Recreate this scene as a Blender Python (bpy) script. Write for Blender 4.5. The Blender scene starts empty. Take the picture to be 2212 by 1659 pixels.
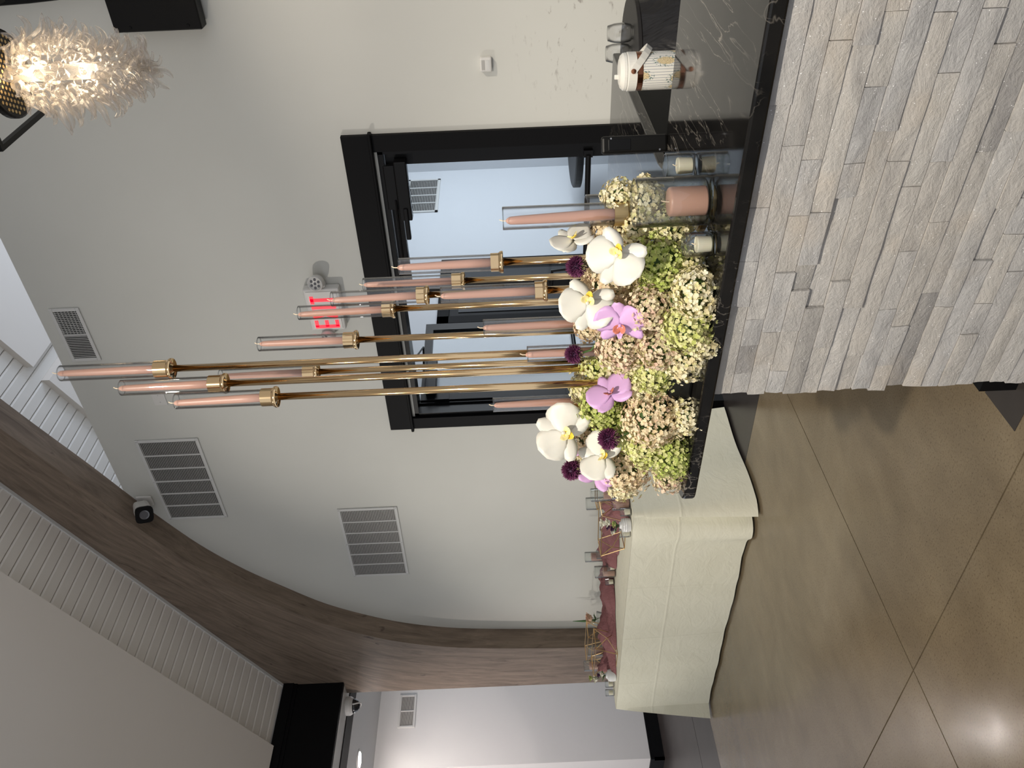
import bpy, math, random
from mathutils import Vector, Matrix, noise
random.seed(7)
R = math.radians
scene = bpy.context.scene
col = scene.collection

# ------------------------------------------------------------------ camera
# World: X runs along the back wall (to the right), Y towards the back wall, Z up.
F, H, ROLL, A = 1740.0, 1.48, math.atan(.043), R(50.9)
FW = Vector((-math.cos(A), math.sin(A), 0)); RT = Vector((math.sin(A), math.cos(A), 0)); UP = Vector((0, 0, 1))
O = Vector((0, 0, H))
cs, sn = math.cos(ROLL), math.sin(ROLL)
cam_d = bpy.data.cameras.new('camera'); cam = bpy.data.objects.new('camera', cam_d); col.objects.link(cam)
xa = -RT*sn - UP*cs; ya = RT*cs - UP*sn; za = -FW          # the photo was taken with the phone on its side
M = Matrix((xa, ya, za)).transposed().to_4x4(); M.translation = O
cam.matrix_world = M
cam_d.sensor_width = 36.0; cam_d.lens = F/2212*36; cam_d.clip_start = .05; cam_d.clip_end = 100
scene.camera = cam
scene.view_settings.view_transform = 'Standard'; scene.view_settings.look = 'None'
scene.view_settings.gamma = 1; scene.view_settings.use_curve_mapping = False
scene.view_settings.exposure = 0.25
scene.cycles.transparent_max_bounces = 40; scene.cycles.max_bounces = 10

# ------------------------------------------------------------------ world and lights
w = bpy.data.worlds.new('world'); scene.world = w; w.use_nodes = True
w.node_tree.nodes['Background'].inputs[0].default_value = (.90, .93, 1.0, 1)
w.node_tree.nodes['Background'].inputs[1].default_value = .74

def lamp(name, kind, loc, power, color=(1, .9, .78), target=None, size=.05, angle=60, blend=.6, sy=None):
    d = bpy.data.lights.new(name, kind); o = bpy.data.objects.new(name, d); col.objects.link(o)
    d.energy = power; d.color = color; o.location = loc
    if kind == 'SPOT': d.spot_size = R(angle); d.spot_blend = blend
    if kind == 'AREA':
        d.size = size
        if sy: d.shape = 'RECTANGLE'; d.size_y = sy
    else: d.shadow_soft_size = size
    if target is not None:
        o.rotation_euler = (Vector(target)-Vector(loc)).to_track_quat('-Z', 'Y').to_euler()
    return o
lamp('track_light_key', 'SPOT', (-5.6, .6, 4.2), 215, (1, .93, .84), (-2.2, 4.2, 1.3), .05, 70, .8)
lamp('track_light_bar', 'SPOT', (.2, -.9, 3.6), 500, (1, .92, .80), (-.95, 1.6, .95), .05, 60, .7)
lamp('track_light_wall', 'SPOT', (1.2, 2.2, 3.6), 205, (1, .88, .74), (-1.2, 4.27, 1.2), .05, 52, .8)
lamp('track_light_table', 'SPOT', (-6.7, .3, 3.0), 110, (1, .95, .86), (-4.6, 3.7, .7), .05, 60, .8)
lamp('floor_lamp_side', 'SPOT', (-6.75, 1.75, 1.5), 42, (1, .93, .84), (-4.9, 4.1, .95), .035, 62, .8)
lamp('track_light_floor', 'SPOT', (-2.6, -.4, 4.6), 150, (1, .9, .76), (-2.6, 1.8, 0), .06, 80, .9)
lamp('alcove_wall_fill', 'SPOT', (-7.6, 1.8, 3.1), 270, (1, .86, .80), (-8.7, 4.6, 1.3), .05, 110, 1)  # added unseen lamp, apart from the recessed downlight, to brighten the alcove wall
lamp('vestibule_daylight', 'AREA', (-1.0, 7.8, 1.7), 64, (.86, .93, 1.0), (-3.95, 7.2, 1.4), 2.0, sy=2.2)
lamp('clerestory_daylight', 'AREA', (-1.5, 8.4, 4.6), 45, (.62, .77, 1.0), (-3.6, 5.6, 5.2), 2.0, sy=1.2)

# ------------------------------------------------------------------ photo pixel -> ray helpers
def ray(px, py):
    du = 829.5-py; dv = px-1106
    u = du*cs-dv*sn; v = du*sn+dv*cs
    return FW + RT*(u/F) - UP*(v/F)
def onz(px, py, z):
    d = ray(px, py); return O + d*((z-H)/d.z)
def onY(px, py, Y):
    d = ray(px, py); return O + d*(Y/d.y)
def onX(px, py, X):
    d = ray(px, py); return O + d*(X/d.x)
def ond(px, py, dep): return O + ray(px, py)*dep
def dep(p): return (Vector(p)-O).dot(FW)

# ------------------------------------------------------------------ materials
MATS = {}
def nd(t, kind, **k):
    n = t.nodes.new(kind)
    for a, b in k.items(): setattr(n, a, b)
    return n
def base_mat(name, color=(.8, .8, .8), rough=.5, metal=0, spec=.5, trans=0, ior=1.45, coat=0, sss=0, emit=None, estr=0):
    m = bpy.data.materials.new(name); m.use_nodes = True
    b = m.node_tree.nodes['Principled BSDF']
    b.inputs['Base Color'].default_value = (*color, 1); b.inputs['Roughness'].default_value = rough
    b.inputs['Metallic'].default_value = metal; b.inputs['Specular IOR Level'].default_value = spec
    b.inputs['Transmission Weight'].default_value = trans; b.inputs['IOR'].default_value = ior
    b.inputs['Coat Weight'].default_value = coat
    if sss: b.inputs['Subsurface Weight'].default_value = sss; b.inputs['Subsurface Radius'].default_value = (.01, .005, .003)
    if emit: b.inputs['Emission Color'].default_value = (*emit, 1); b.inputs['Emission Strength'].default_value = estr
    MATS[name] = m
    return m
def coords(t, kind='Object', scale=(1, 1, 1)):
    tc = nd(t, 'ShaderNodeTexCoord'); mp = nd(t, 'ShaderNodeMapping'); mp.inputs['Scale'].default_value = scale
    t.links.new(tc.outputs[kind], mp.inputs[0]); return mp.outputs[0]
def noise_n(t, vec, scale, detail=4, rough=.55, dist=0):
    n = nd(t, 'ShaderNodeTexNoise'); n.inputs['Scale'].default_value = scale; n.inputs['Detail'].default_value = detail
    n.inputs['Roughness'].default_value = rough; n.inputs['Distortion'].default_value = dist
    t.links.new(vec, n.inputs['Vector']); return n.outputs[0]
def ramp(t, fac, stops):
    r = nd(t, 'ShaderNodeValToRGB'); e = r.color_ramp.elements
    while len(e) < len(stops): e.new(.5)
    for k, (p, c) in enumerate(stops):
        e[k].position = p; e[k].color = (*c, 1) if len(c) == 3 else c
    t.links.new(fac, r.inputs[0]); return r.outputs[0]
def mixc(t, fac, a, b, mode='MIX'):
    m = nd(t, 'ShaderNodeMix', data_type='RGBA', blend_type=mode)
    for s, v in ((0, fac), (6, a), (7, b)):
        if isinstance(v, (int, float)): m.inputs[s].default_value = v
        elif isinstance(v, tuple): m.inputs[s].default_value = (*v, 1)
        else: t.links.new(v, m.inputs[s])
    return m.outputs[2]
def math_n(t, op, a, b=None):
    m = nd(t, 'ShaderNodeMath', operation=op)
    for s, v in ((0, a), (1, b)):
        if v is None: continue
        if isinstance(v, (int, float)): m.inputs[s].default_value = v
        else: t.links.new(v, m.inputs[s])
    return m.outputs[0]
def bump(t, b, h, strength=.2, dist=.01):
    n = nd(t, 'ShaderNodeBump'); n.inputs['Strength'].default_value = strength; n.inputs['Distance'].default_value = dist
    t.links.new(h, n.inputs['Height']); t.links.new(n.outputs[0], b.inputs['Normal'])

def mk(name, **k):
    m = base_mat(name, **k); return m, m.node_tree, m.node_tree.nodes['Principled BSDF']

# painted wall, with grubby scuffs low down beside the bar
m, t, b = mk('wall_paint', rough=.55, spec=.3)
v = coords(t)
base = ramp(t, noise_n(t, v, 1.2, 3), [(.3, (.585, .585, .54)), (.7, (.615, .615, .57))])
sv = coords(t, scale=(1, 1, 2.6))
sc = ramp(t, noise_n(t, sv, 13, 6, .62, .4), [(.60, (0, 0, 0)), (.70, (1, 1, 1))])
sep = nd(t, 'ShaderNodeSeparateXYZ'); t.links.new(v, sep.inputs[0])
mx = ramp(t, math_n(t, 'ADD', sep.outputs[0], 1.75), [(.1, (0, 0, 0)), (.45, (1, 1, 1))])
mz = ramp(t, sep.outputs[2], [(.35, (1, 1, 1)), (1.0, (1, 1, 1))])
mz2 = ramp(t, math_n(t, 'MULTIPLY', sep.outputs[2], .5), [(.58, (1, 1, 1)), (.72, (0, 0, 0))])
mk1 = math_n(t, 'MULTIPLY', math_n(t, 'MULTIPLY', mx, mz2), math_n(t, 'MULTIPLY', sc, .7))
t.links.new(mixc(t, mk1, base, (.20, .17, .15)), b.inputs['Base Color'])
bump(t, b, noise_n(t, v, 160, 2), .05, .002)
base_mat('white_paint', (.66, .66, .65), .5, spec=.3)
base_mat('panel_paint', (.82, .77, .71), .6, spec=.2)
base_mat('board_paint', (.80, .765, .71), .42, spec=.4)
base_mat('vestibule_paint', (.66, .68, .71), .6)
base_mat('groove', (.18, .17, .16), .8)
base_mat('black_paint', (.004, .004, .0045), .5, spec=.12)
base_mat('dark_top', (.016, .015, .015), .5, spec=.2)
base_mat('black_satin', (.005, .005, .0055), .32, spec=.2)
base_mat('black_plastic', (.006, .0058, .0055), .4, spec=.2)
base_mat('white_plastic', (.64, .63, .60), .4)
base_mat('white_metal', (.62, .62, .60), .38)
base_mat('vent_slat', (.42, .41, .39), .5)
base_mat('vent_dark', (.012, .012, .012), .8)
base_mat('steel', (.45, .45, .46), .3, metal=1)
base_mat('lens', (.02, .02, .022), .08, spec=.8)
base_mat('lens_glass', (.10, .10, .11), .05, spec=.8)
base_mat('exit_red', (.9, .01, .03), .4, emit=(1, .0, .02), estr=1.1)
base_mat('lamp_glow', (1, 1, 1), .4, emit=(1, .90, .84), estr=480)
base_mat('bulb_glow', (1, .9, .7), .4, emit=(1, .74, .45), estr=4)
base_mat('gold', (.72, .52, .29), .12, metal=1)
base_mat('brass', (.52, .38, .19), .34, metal=1)
base_mat('gold_wire', (.62, .43, .22), .3, metal=1)
base_mat('copper', (.36, .15, .08), .24, metal=1)
base_mat('wax_pink', (.50, .285, .215), .38, spec=.5, sss=.15)
base_mat('wax_cream', (.80, .74, .58), .45, sss=.2)
base_mat('wick', (.75, .62, .45), .7)
base_mat('ceramic', (.74, .74, .73), .22)
base_mat('bucket_white', (.74, .72, .66), .32)
base_mat('orchid_white', (.66, .645, .58), .45, sss=.1)
base_mat('orchid_mauve', (.60, .37, .63), .45, sss=.1)
base_mat('orchid_lip', (.80, .58, .06), .4)
base_mat('orchid_throat', (.80, .70, .34), .4)
base_mat('orchid_rust', (.62, .20, .14), .4)
base_mat('stem_green', (.05, .10, .025), .5)
base_mat('stem_brown', (.05, .025, .018), .5)
base_mat('leaf_green', (.05, .13, .03), .45)
base_mat('rose_tan', (.58, .38, .28), .6)
base_mat('petal_white', (.80, .78, .66), .6)
base_mat('petal_green', (.42, .48, .16), .6)
base_mat('petal_plum', (.07, .02, .07), .6)
base_mat('mirror_white', (.7, .72, .74), .15, spec=.6)
base_mat('trough_black', (.004, .004, .004), .5)

# concrete
m, t, b = mk('concrete', rough=.3, spec=.38)
v = coords(t)
c1 = ramp(t, noise_n(t, v, 1.4, 6, .6, .6), [(.28, (.132, .100, .061)), (.5, (.172, .134, .085)), (.74, (.208, .167, .112))])
c2 = ramp(t, noise_n(t, v, 125, 4, .8), [(.34, (.5, .47, .43)), (.46, (1, 1, 1)), (.62, (1, 1, 1)), (.72, (1.5, 1.42, 1.3))])
c3 = ramp(t, noise_n(t, coords(t, scale=(1, .5, 1)), 5, 5, .65), [(.3, (.86, .85, .84)), (.7, (1.1, 1.09, 1.06))])
t.links.new(mixc(t, 1.0, mixc(t, 1.0, c1, c2, 'MULTIPLY'), c3, 'MULTIPLY'), b.inputs['Base Color'])
t.links.new(ramp(t, noise_n(t, v, 3, 4), [(.3, (.17, .17, .17)), (.7, (.27, .27, .27))]), b.inputs['Roughness'])
bump(t, b, noise_n(t, v, 90, 4, .7), .06, .003)
m, t, b = mk('floor_border', rough=.32, spec=.3)
v = coords(t)
t.links.new(ramp(t, noise_n(t, v, 4, 5), [(.3, (.026, .022, .021)), (.7, (.042, .036, .033))]), b.inputs['Base Color'])
# marble
m, t, b = mk('black_marble', rough=.06, spec=.32)
v = coords(t)
def veins(scale, dist, lo, hi, stretch):
    n = nd(t, 'ShaderNodeTexNoise'); n.inputs['Scale'].default_value = scale; n.inputs['Detail'].default_value = 5
    n.inputs['Distortion'].default_value = dist
    t.links.new(coords(t, scale=stretch), n.inputs['Vector'])
    d = math_n(t, 'ABSOLUTE', math_n(t, 'SUBTRACT', n.outputs[0], .5))
    return ramp(t, d, [(lo, (1, 1, 1)), (hi, (0, 0, 0))])
vv = math_n(t, 'MULTIPLY', veins(2.0, .5, .001, .005, (3.4, .7, 2.5)), .5)
vw = math_n(t, 'MULTIPLY', veins(4.5, .35, .001, .006, (5.5, .55, 3)), .40)
vm = ramp(t, noise_n(t, v, 3.2, 2), [(.36, (0, 0, 0)), (.56, (1, 1, 1))])
ve = math_n(t, 'MULTIPLY', math_n(t, 'MAXIMUM', vv, vw), vm)
t.links.new(mixc(t, ve, ramp(t, noise_n(t, v, 9, 5), [(.3, (.004, .004, .004)), (.8, (.013, .012, .011))]), (.42, .38, .33)), b.inputs['Base Color'])
# stone veneer, colour differs from piece to piece
m, t, b = mk('stone', rough=.7, spec=.35)
v = coords(t)
oi = nd(t, 'ShaderNodeObjectInfo')
cc = ramp(t, oi.outputs['Random'], [(0, (.405, .385, .36)), (.25, (.435, .417, .393)), (.5, (.417, .405, .392)), (.72, (.40, .395, .392)), (.90, (.445, .427, .40)), (.965, (.285, .276, .268)), (1, (.365, .353, .342))])
st = ramp(t, noise_n(t, coords(t, scale=(.7, 1, 1.6)), 10, 6, .65, .8), [(.30, (.80, .80, .81)), (.5, (1, 1, 1)), (.75, (1.12, 1.10, 1.07))])
warm = ramp(t, noise_n(t, v, 4, 4), [(.55, (1, 1, 1)), (.78, (1.06, .97, .86))])
vo = nd(t, 'ShaderNodeTexVoronoi'); vo.inputs['Scale'].default_value = 260; t.links.new(v, vo.inputs['Vector'])
sp = math_n(t, 'MULTIPLY', math_n(t, 'LESS_THAN', vo.outputs['Distance'], .22), ramp(t, vo.outputs['Color'], [(.80, (0, 0, 0)), (.86, (1, 1, 1))]))  # quartz glints painted as tiny white dots in the base colour
cb = mixc(t, 1.0, mixc(t, 1.0, cc, st, 'MULTIPLY'), warm, 'MULTIPLY')
t.links.new(mixc(t, sp, cb, (1, 1, 1)), b.inputs['Base Color'])
hb = math_n(t, 'ADD', noise_n(t, coords(t, scale=(.7, 1, 1.3)), 26, 9, .72, .7), math_n(t, 'MULTIPLY', noise_n(t, v, 150, 4), .30))
bump(t, b, hb, .85, .007)
# stained glulam, grain follows the curve (UV)
m, t, b = mk('arch_wood', rough=.38, spec=.28)
v = coords(t, 'UV', (1.2, 9, 1))
g = ramp(t, noise_n(t, v, 2.2, 8, .65, .7), [(.25, (.115, .086, .064)), (.5, (.205, .158, .120)), (.75, (.29, .228, .172))])
kn = ramp(t, noise_n(t, coords(t, 'UV', (2.2, 7.5, 1)), 1.5, 3, .5, 1.0), [(.25, (.35, .33, .35)), (.33, (1, 1, 1))])
t.links.new(mixc(t, 1.0, g, kn, 'MULTIPLY'), b.inputs['Base Color'])
bump(t, b, noise_n(t, v, 8, 6), .08, .004)
# cloth
m, t, b = mk('tablecloth', rough=.75, spec=.2)
v = coords(t)
t.links.new(ramp(t, noise_n(t, v, 3, 4), [(.3, (.69, .675, .545)), (.7, (.73, .715, .59))]), b.inputs['Base Color'])
sepc = nd(t, 'ShaderNodeSeparateXYZ'); t.links.new(v, sepc.inputs[0])
def crease(out, pos):
    d = math_n(t, 'ABSOLUTE', math_n(t, 'SUBTRACT', out, pos)); return ramp(t, d, [(0, (1, 1, 1)), (.012, (0, 0, 0))])
h = noise_n(t, coords(t, scale=(1, 1, 1.6)), 7, 6, .6, 1.0)
for out, p in ((2, .47), (0, -4.55), (0, -5.15), (0, -5.75)):
    h = math_n(t, 'ADD', h, math_n(t, 'MULTIPLY', crease(sepc.outputs[out], p), .35))
bump(t, b, h, .32, .02)
m, t, b = mk('runner_fabric', color=(.24, .098, .100), rough=.8)
bump(t, b, noise_n(t, coords(t), 26, 5, .6, .8), .5, .02)
m, t, b = mk('black_fabric', color=(.006, .005, .005), rough=.45)
bump(t, b, noise_n(t, coords(t, scale=(1, 1, .35)), 5, 4, .55, 1.5), .6, .06)
# striped ice bucket body with hydrangea print
m, t, b = mk('bucket_print', rough=.32)
v = coords(t, 'UV')
sx = nd(t, 'ShaderNodeSeparateXYZ'); t.links.new(v, sx.inputs[0])
stripe = math_n(t, 'LESS_THAN', math_n(t, 'FRACT', math_n(t, 'MULTIPLY', sx.outputs[0], 21)), .14)
body = mixc(t, stripe, (.74, .72, .66), (.20, .22, .27))
vf = nd(t, 'ShaderNodeTexVoronoi', voronoi_dimensions='2D'); vf.inputs['Scale'].default_value = 2.5; vf.inputs['Randomness'].default_value = .8
t.links.new(coords(t, 'UV', (1.45, .95, 1)), vf.inputs['Vector'])
nz = noise_n(t, v, 40, 3)
dd = math_n(t, 'ADD', vf.outputs['Distance'], math_n(t, 'MULTIPLY', math_n(t, 'SUBTRACT', nz, .5), .28))
leaf = math_n(t, 'MULTIPLY', math_n(t, 'LESS_THAN', dd, .42), math_n(t, 'GREATER_THAN', nz, .56))
flow = math_n(t, 'LESS_THAN', dd, .25)
body = mixc(t, leaf, body, (.10, .17, .15))
spk = ramp(t, noise_n(t, v, 90, 2), [(.42, (.42, .31, .16)), (.52, (.70, .58, .36))])
t.links.new(mixc(t, flow, body, spk), b.inputs['Base Color'])
# flower clusters: colour carried per floret
m, t, b = mk('floret', rough=.6, spec=.25)
at = nd(t, 'ShaderNodeAttribute', attribute_name='Col'); t.links.new(at.outputs['Color'], b.inputs['Base Color'])
tr = nd(t, 'ShaderNodeBsdfTranslucent'); t.links.new(at.outputs['Color'], tr.inputs['Color'])
ms = nd(t, 'ShaderNodeMixShader'); ms.inputs[0].default_value = .22
t.links.new(b.outputs[0], ms.inputs[1]); t.links.new(tr.outputs[0], ms.inputs[2])
t.links.new(ms.outputs[0], t.nodes['Material Output'].inputs[0])
# clear glass: Fresnel reflection over a body that darkens where the wall of the vessel is seen edge-on
def glass(name, edge=.5, tint=(.97, .98, .98), gl=1.0):
    m = bpy.data.materials.new(name); m.use_nodes = True; t = m.node_tree; t.nodes.clear()
    out = nd(t, 'ShaderNodeOutputMaterial'); tp = nd(t, 'ShaderNodeBsdfTransparent'); g = nd(t, 'ShaderNodeBsdfGlossy')
    g.inputs['Roughness'].default_value = .02
    lw = nd(t, 'ShaderNodeLayerWeight'); lw.inputs[0].default_value = .5
    c = ramp(t, lw.outputs['Facing'], [(.32, tint), (.86, tuple(x*edge for x in tint))])
    t.links.new(c, tp.inputs[0])
    rf = math_n(t, 'ADD', math_n(t, 'MULTIPLY', math_n(t, 'POWER', lw.outputs['Facing'], 3.0), .9*gl), .045*gl)
    mx = nd(t, 'ShaderNodeMixShader'); t.links.new(rf, mx.inputs[0])
    t.links.new(tp.outputs[0], mx.inputs[1]); t.links.new(g.outputs[0], mx.inputs[2]); t.links.new(mx.outputs[0], out.inputs[0])
    MATS[name] = m
glass('clear_glass', .34, (.985, .985, .985)); glass('thick_glass', .36, (.965, .975, .97)); glass('rim_glass', .35, (.88, .90, .90), 1.4); glass('pane_glass', .9, (.95, .97, .98), .22)
# blown chandelier glass
m = bpy.data.materials.new('horn_glass'); m.use_nodes = True; t = m.node_tree; t.nodes.clear()
out = nd(t, 'ShaderNodeOutputMaterial'); tp = nd(t, 'ShaderNodeBsdfTransparent'); g = nd(t, 'ShaderNodeBsdfGlossy')
g.inputs['Roughness'].default_value = .06; tl = nd(t, 'ShaderNodeBsdfTranslucent'); df = nd(t, 'ShaderNodeBsdfDiffuse')
tl.inputs[0].default_value = (.95, .88, .80, 1); df.inputs[0].default_value = (.9, .86, .8, 1); tp.inputs[0].default_value = (.94, .93, .92, 1)
m1 = nd(t, 'ShaderNodeMixShader'); m1.inputs[0].default_value = .5; t.links.new(tl.outputs[0], m1.inputs[1]); t.links.new(df.outputs[0], m1.inputs[2])
lw = nd(t, 'ShaderNodeLayerWeight'); lw.inputs[0].default_value = .4
m2 = nd(t, 'ShaderNodeMixShader'); t.links.new(ramp(t, lw.outputs['Facing'], [(.15, (.10, .10, .10)), (.8, (.48, .48, .48))]), m2.inputs[0])
t.links.new(tp.outputs[0], m2.inputs[1]); t.links.new(m1.outputs[0], m2.inputs[2])
m3 = nd(t, 'ShaderNodeMixShader')
t.links.new(math_n(t, 'ADD', math_n(t, 'MULTIPLY', math_n(t, 'POWER', lw.outputs['Facing'], 3.0), .7), .09), m3.inputs[0]); t.links.new(m2.outputs[0], m3.inputs[1]); t.links.new(g.outputs[0], m3.inputs[2])
t.links.new(m3.outputs[0], out.inputs[0]); MATS['horn_glass'] = m

# ------------------------------------------------------------------ mesh builder
class MB:
    def __init__(s): s.v = []; s.f = []; s.c = None; s.uv = None
    def add(s, vs, fs, color=None):
        o = len(s.v); s.v += [tuple(p) for p in vs]; s.f += [tuple(i+o for i in f) for f in fs]
        if color is not None:
            if s.c is None: s.c = []
            s.c += [color]*len(vs)
        return s
    def box(s, x0, x1, y0, y1, z0, z1):
        x0, x1 = sorted((x0, x1)); y0, y1 = sorted((y0, y1)); z0, z1 = sorted((z0, z1))
        return s.add([(x0, y0, z0), (x1, y0, z0), (x1, y1, z0), (x0, y1, z0), (x0, y0, z1), (x1, y0, z1), (x1, y1, z1), (x0, y1, z1)],
              [(0, 3, 2, 1), (4, 5, 6, 7), (0, 1, 5, 4), (1, 2, 6, 5), (2, 3, 7, 6), (3, 0, 4, 7)])
    def lathe(s, prof, n=24, c=(0, 0, 0), M=None):
        vs = []; fs = []
        for r, z in prof:
            for k in range(n):
                a = 2*math.pi*k/n; vs.append(Vector((r*math.cos(a), r*math.sin(a), z)))
        for i in range(len(prof)-1):
            for k in range(n):
                k2 = (k+1) % n; fs.append((i*n+k, i*n+k2, (i+1)*n+k2, (i+1)*n+k))
        if prof[0][0] > 1e-6: fs.append(tuple(range(n-1, -1, -1)))
        if prof[-1][0] > 1e-6: fs.append(tuple((len(prof)-1)*n+k for k in range(n)))
        c = Vector(c)
        return s.add([(M @ p if M else p)+c for p in vs], fs)
    def lathe_open(s, prof, n=24, c=(0, 0, 0)):
        o = len(s.f); s.lathe(prof, n, c)
        s.f = [f for k, f in enumerate(s.f) if k < o or len(f) == 4]; return s
    def tube(s, pts, rad, n=8, caps=True):
        pts = [Vector(p) for p in pts]; vs = []; fs = []
        rads = rad if isinstance(rad, (list, tuple)) else [rad]*len(pts)
        t0 = (pts[1]-pts[0]).normalized(); a = t0.orthogonal().normalized()
        for i, p in enumerate(pts):
            tt = (pts[min(i+1, len(pts)-1)]-pts[max(i-1, 0)]).normalized()
            a = (a-tt*a.dot(tt)).normalized(); bb = tt.cross(a)
            for k in range(n):
                an = 2*math.pi*k/n; vs.append(p+(a*math.cos(an)+bb*math.sin(an))*rads[i])
        for i in range(len(pts)-1):
            for k in range(n):
                k2 = (k+1) % n; fs.append((i*n+k, i*n+k2, (i+1)*n+k2, (i+1)*n+k))
        if caps: fs.append(tuple(range(n-1, -1, -1))); fs.append(tuple((len(pts)-1)*n+k for k in range(n)))
        return s.add(vs, fs)
    def prism(s, poly, d):          # polygon of 3-D points extruded by vector d
        n = len(poly); d = Vector(d); P = [Vector(p) for p in poly]
        return s.add(P+[p+d for p in P], [tuple(range(n-1, -1, -1)), tuple(range(n, 2*n))]+[(k, (k+1) % n, n+(k+1) % n, n+k) for k in range(n)])
    def grid(s, P):                 # P[i][j] -> points
        r, c = len(P), len(P[0]); o = []
        for row in P: o += row
        return s.add(o, [(i*c+j, i*c+j+1, (i+1)*c+j+1, (i+1)*c+j) for i in range(r-1) for j in range(c-1)])
    def mesh(s, name):
        me = bpy.data.meshes.new(name); me.from_pydata(s.v, [], s.f); me.update()
        if s.c:
            a = me.color_attributes.new('Col', 'FLOAT_COLOR', 'POINT')
            a.data.foreach_set('color', [x for c in s.c for x in (*c, 1)])
        if s.uv:
            u = me.uv_layers.new(name='UV')
            for lp in me.loops: u.data[lp.index].uv = s.uv[lp.vertex_index]
        return me
def tag(o, label=None, cat=None, group=None, kind=None):
    if label: o['label'] = label
    if cat: o['category'] = cat
    if group: o['group'] = group
    if kind: o['kind'] = kind
    return o
def obj(name, mb, mat, parent=None, smooth=False, bevel=0, loc=None, label=None, cat=None, group=None, kind=None):
    me = mb.mesh(name) if isinstance(mb, MB) else mb
    if isinstance(mb, MB): me.materials.append(MATS[mat])
    o = bpy.data.objects.new(name, me); col.objects.link(o)
    if smooth:
        for p in me.polygons: p.use_smooth = True
    if bevel:
        bv = o.modifiers.new('bevel', 'BEVEL'); bv.width = bevel; bv.segments = 2; bv.limit_method = 'ANGLE'
    if parent: o.parent = parent
    if loc is not None: o.location = loc
    return tag(o, label, cat, group, kind)
def thing(name, loc=(0, 0, 0), label=None, cat=None, group=None, kind=None, rz=0, parent=None):
    o = bpy.data.objects.new(name, None); col.objects.link(o); o.location = loc; o.rotation_euler = (0, 0, rz); o.empty_display_size = .05
    if parent: o.parent = parent
    return tag(o, label, cat, group, kind)
def smooth_auto(o, ang=40):
    me = o.data
    for p in me.polygons: p.use_smooth = True
    me.set_sharp_from_angle(angle=R(ang)); return o
B = lambda *a: MB().box(*a)

# ================================================================== structure
W = 4.27; WT = 4.43
# floor: dark screed with concrete slabs sawn along X=-2.83 and Y=1.65, dark painted border along the walls
fl = obj('floor', B(-11, 3, -6, 10, -.12, -.006), 'groove', kind='structure')
BX, BY, g = -6.26, 3.67, .003
for x0, x1 in ((BX, -2.83), (-2.83, .6), (.6, 3)):
    for y0, y1 in ((-6, -1.9), (-1.9, 1.652), (1.652, BY)):
        obj('concrete_slab', B(x0+g, x1-g, y0+g, y1-g, -.02, 0), 'concrete', fl)
obj('painted_border', B(-6.9, 3, BY, 10, -.02, 0), 'floor_border', fl)
obj('painted_border', B(-6.9, BX, -6, BY, -.02, 0), 'floor_border', fl)
obj('painted_border', B(-11, -6.91, -6, 10, -.02, 0), 'floor_border', fl)
# back wall
DX0, DX1, DZ = -3.73, -1.77, 2.17
mb = MB(); mb.box(-6.93, DX0, W, W+.14, 0, WT); mb.box(DX1, 3, W, W+.14, 0, WT); mb.box(DX0, DX1, W, W+.14, DZ, WT)
obj('wall_back', mb, 'wall_paint', kind='structure')
mb = MB(); mb.box(-6.36, -3.82, W-.018, W, 0, .13); mb.box(-6.36, -3.82, W-.012, W, .13, .15); mb.box(-1.68, 3, W-.018, W, 0, .13)
obj('baseboard_back', mb, 'black_paint', kind='structure')
# left side wall in the alcove
mb = MB(); mb.box(-8.9, -8.73, 4.19, 6.0, 0, 3.25); mb.box(-11, -8.9, 4.19, 4.35, 0, 3.25)
obj('wall_left', mb, 'white_paint', kind='structure')
mb = MB(); mb.box(-8.73, -8.708, 4.168, 6.0, 0, .15); mb.box(-8.73, -8.70, 4.165, 6.0, 0, .11); mb.box(-11, -8.70, 4.165, 4.19, 0, .15)
obj('baseboard_left', mb, 'black_paint', kind='structure')
obj('alcove_ceiling', B(-11, -7.31, -6, 6, 3.17, 3.25), 'white_paint', kind='structure')
obj('trim_1', B(-7.31, -7.05, -6, 4.3, 3.14, 3.25), 'black_paint', kind='structure')
obj('soffit', B(-7.05, -6.78, -6, 4.3, 3.148, 3.25), 'white_paint', kind='structure')
mb = MB(); mb.box(-6.80, -6.76, -6, 4.07, 3.148, 3.705); mb.box(-6.76, -6.735, -6, 4.07, 3.60, 3.695); mb.box(-6.76, -6.748, -6, 4.07, 3.57, 3.60)
obj('trim_2', mb, 'black_paint', kind='structure')
# sloped ceiling: painted boards over the arch, drywall panels hung between
SL = .516; zc = lambda X: 3.704+SL*(X+6.757)
RX = .3
mb = MB().prism([(-6.80, -6, zc(-6.80)+.035), (RX, -6, zc(RX)+.035), (RX, -6, zc(RX)+.15), (-6.80, -6, zc(-6.80)+.15)], (0, 15, 0))
ce = obj('ceiling', mb, 'groove', kind='structure')
pitch = .0783; bg = .0035
for k in range(61):
    x0 = -6.775+k*pitch; x1 = x0+pitch
    xa_, xb_ = x0+bg, x1-bg
    bm_ = MB().prism([(xa_, 3.3, zc(xa_)+.010), (xa_+.006, 3.3, zc(xa_+.006)), (xb_-.006, 3.3, zc(xb_-.006)), (xb_, 3.3, zc(xb_)+.010), (xb_, 3.3, zc(xb_)+.035), (xa_, 3.3, zc(xa_)+.035)], (0, 3.7, 0))
    obj('ceiling_board', bm_, 'board_paint', ce)
def panel(x0, x1, y0, y1, name='ceiling_panel', d=.06):
    return obj(name, MB().prism([(x0, y0, zc(x0)-d), (x1, y0, zc(x1)-d), (x1, y0, zc(x1)+.03), (x0, y0, zc(x0)+.03)], (0, y1-y0, 0)), 'panel_paint', ce)
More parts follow.
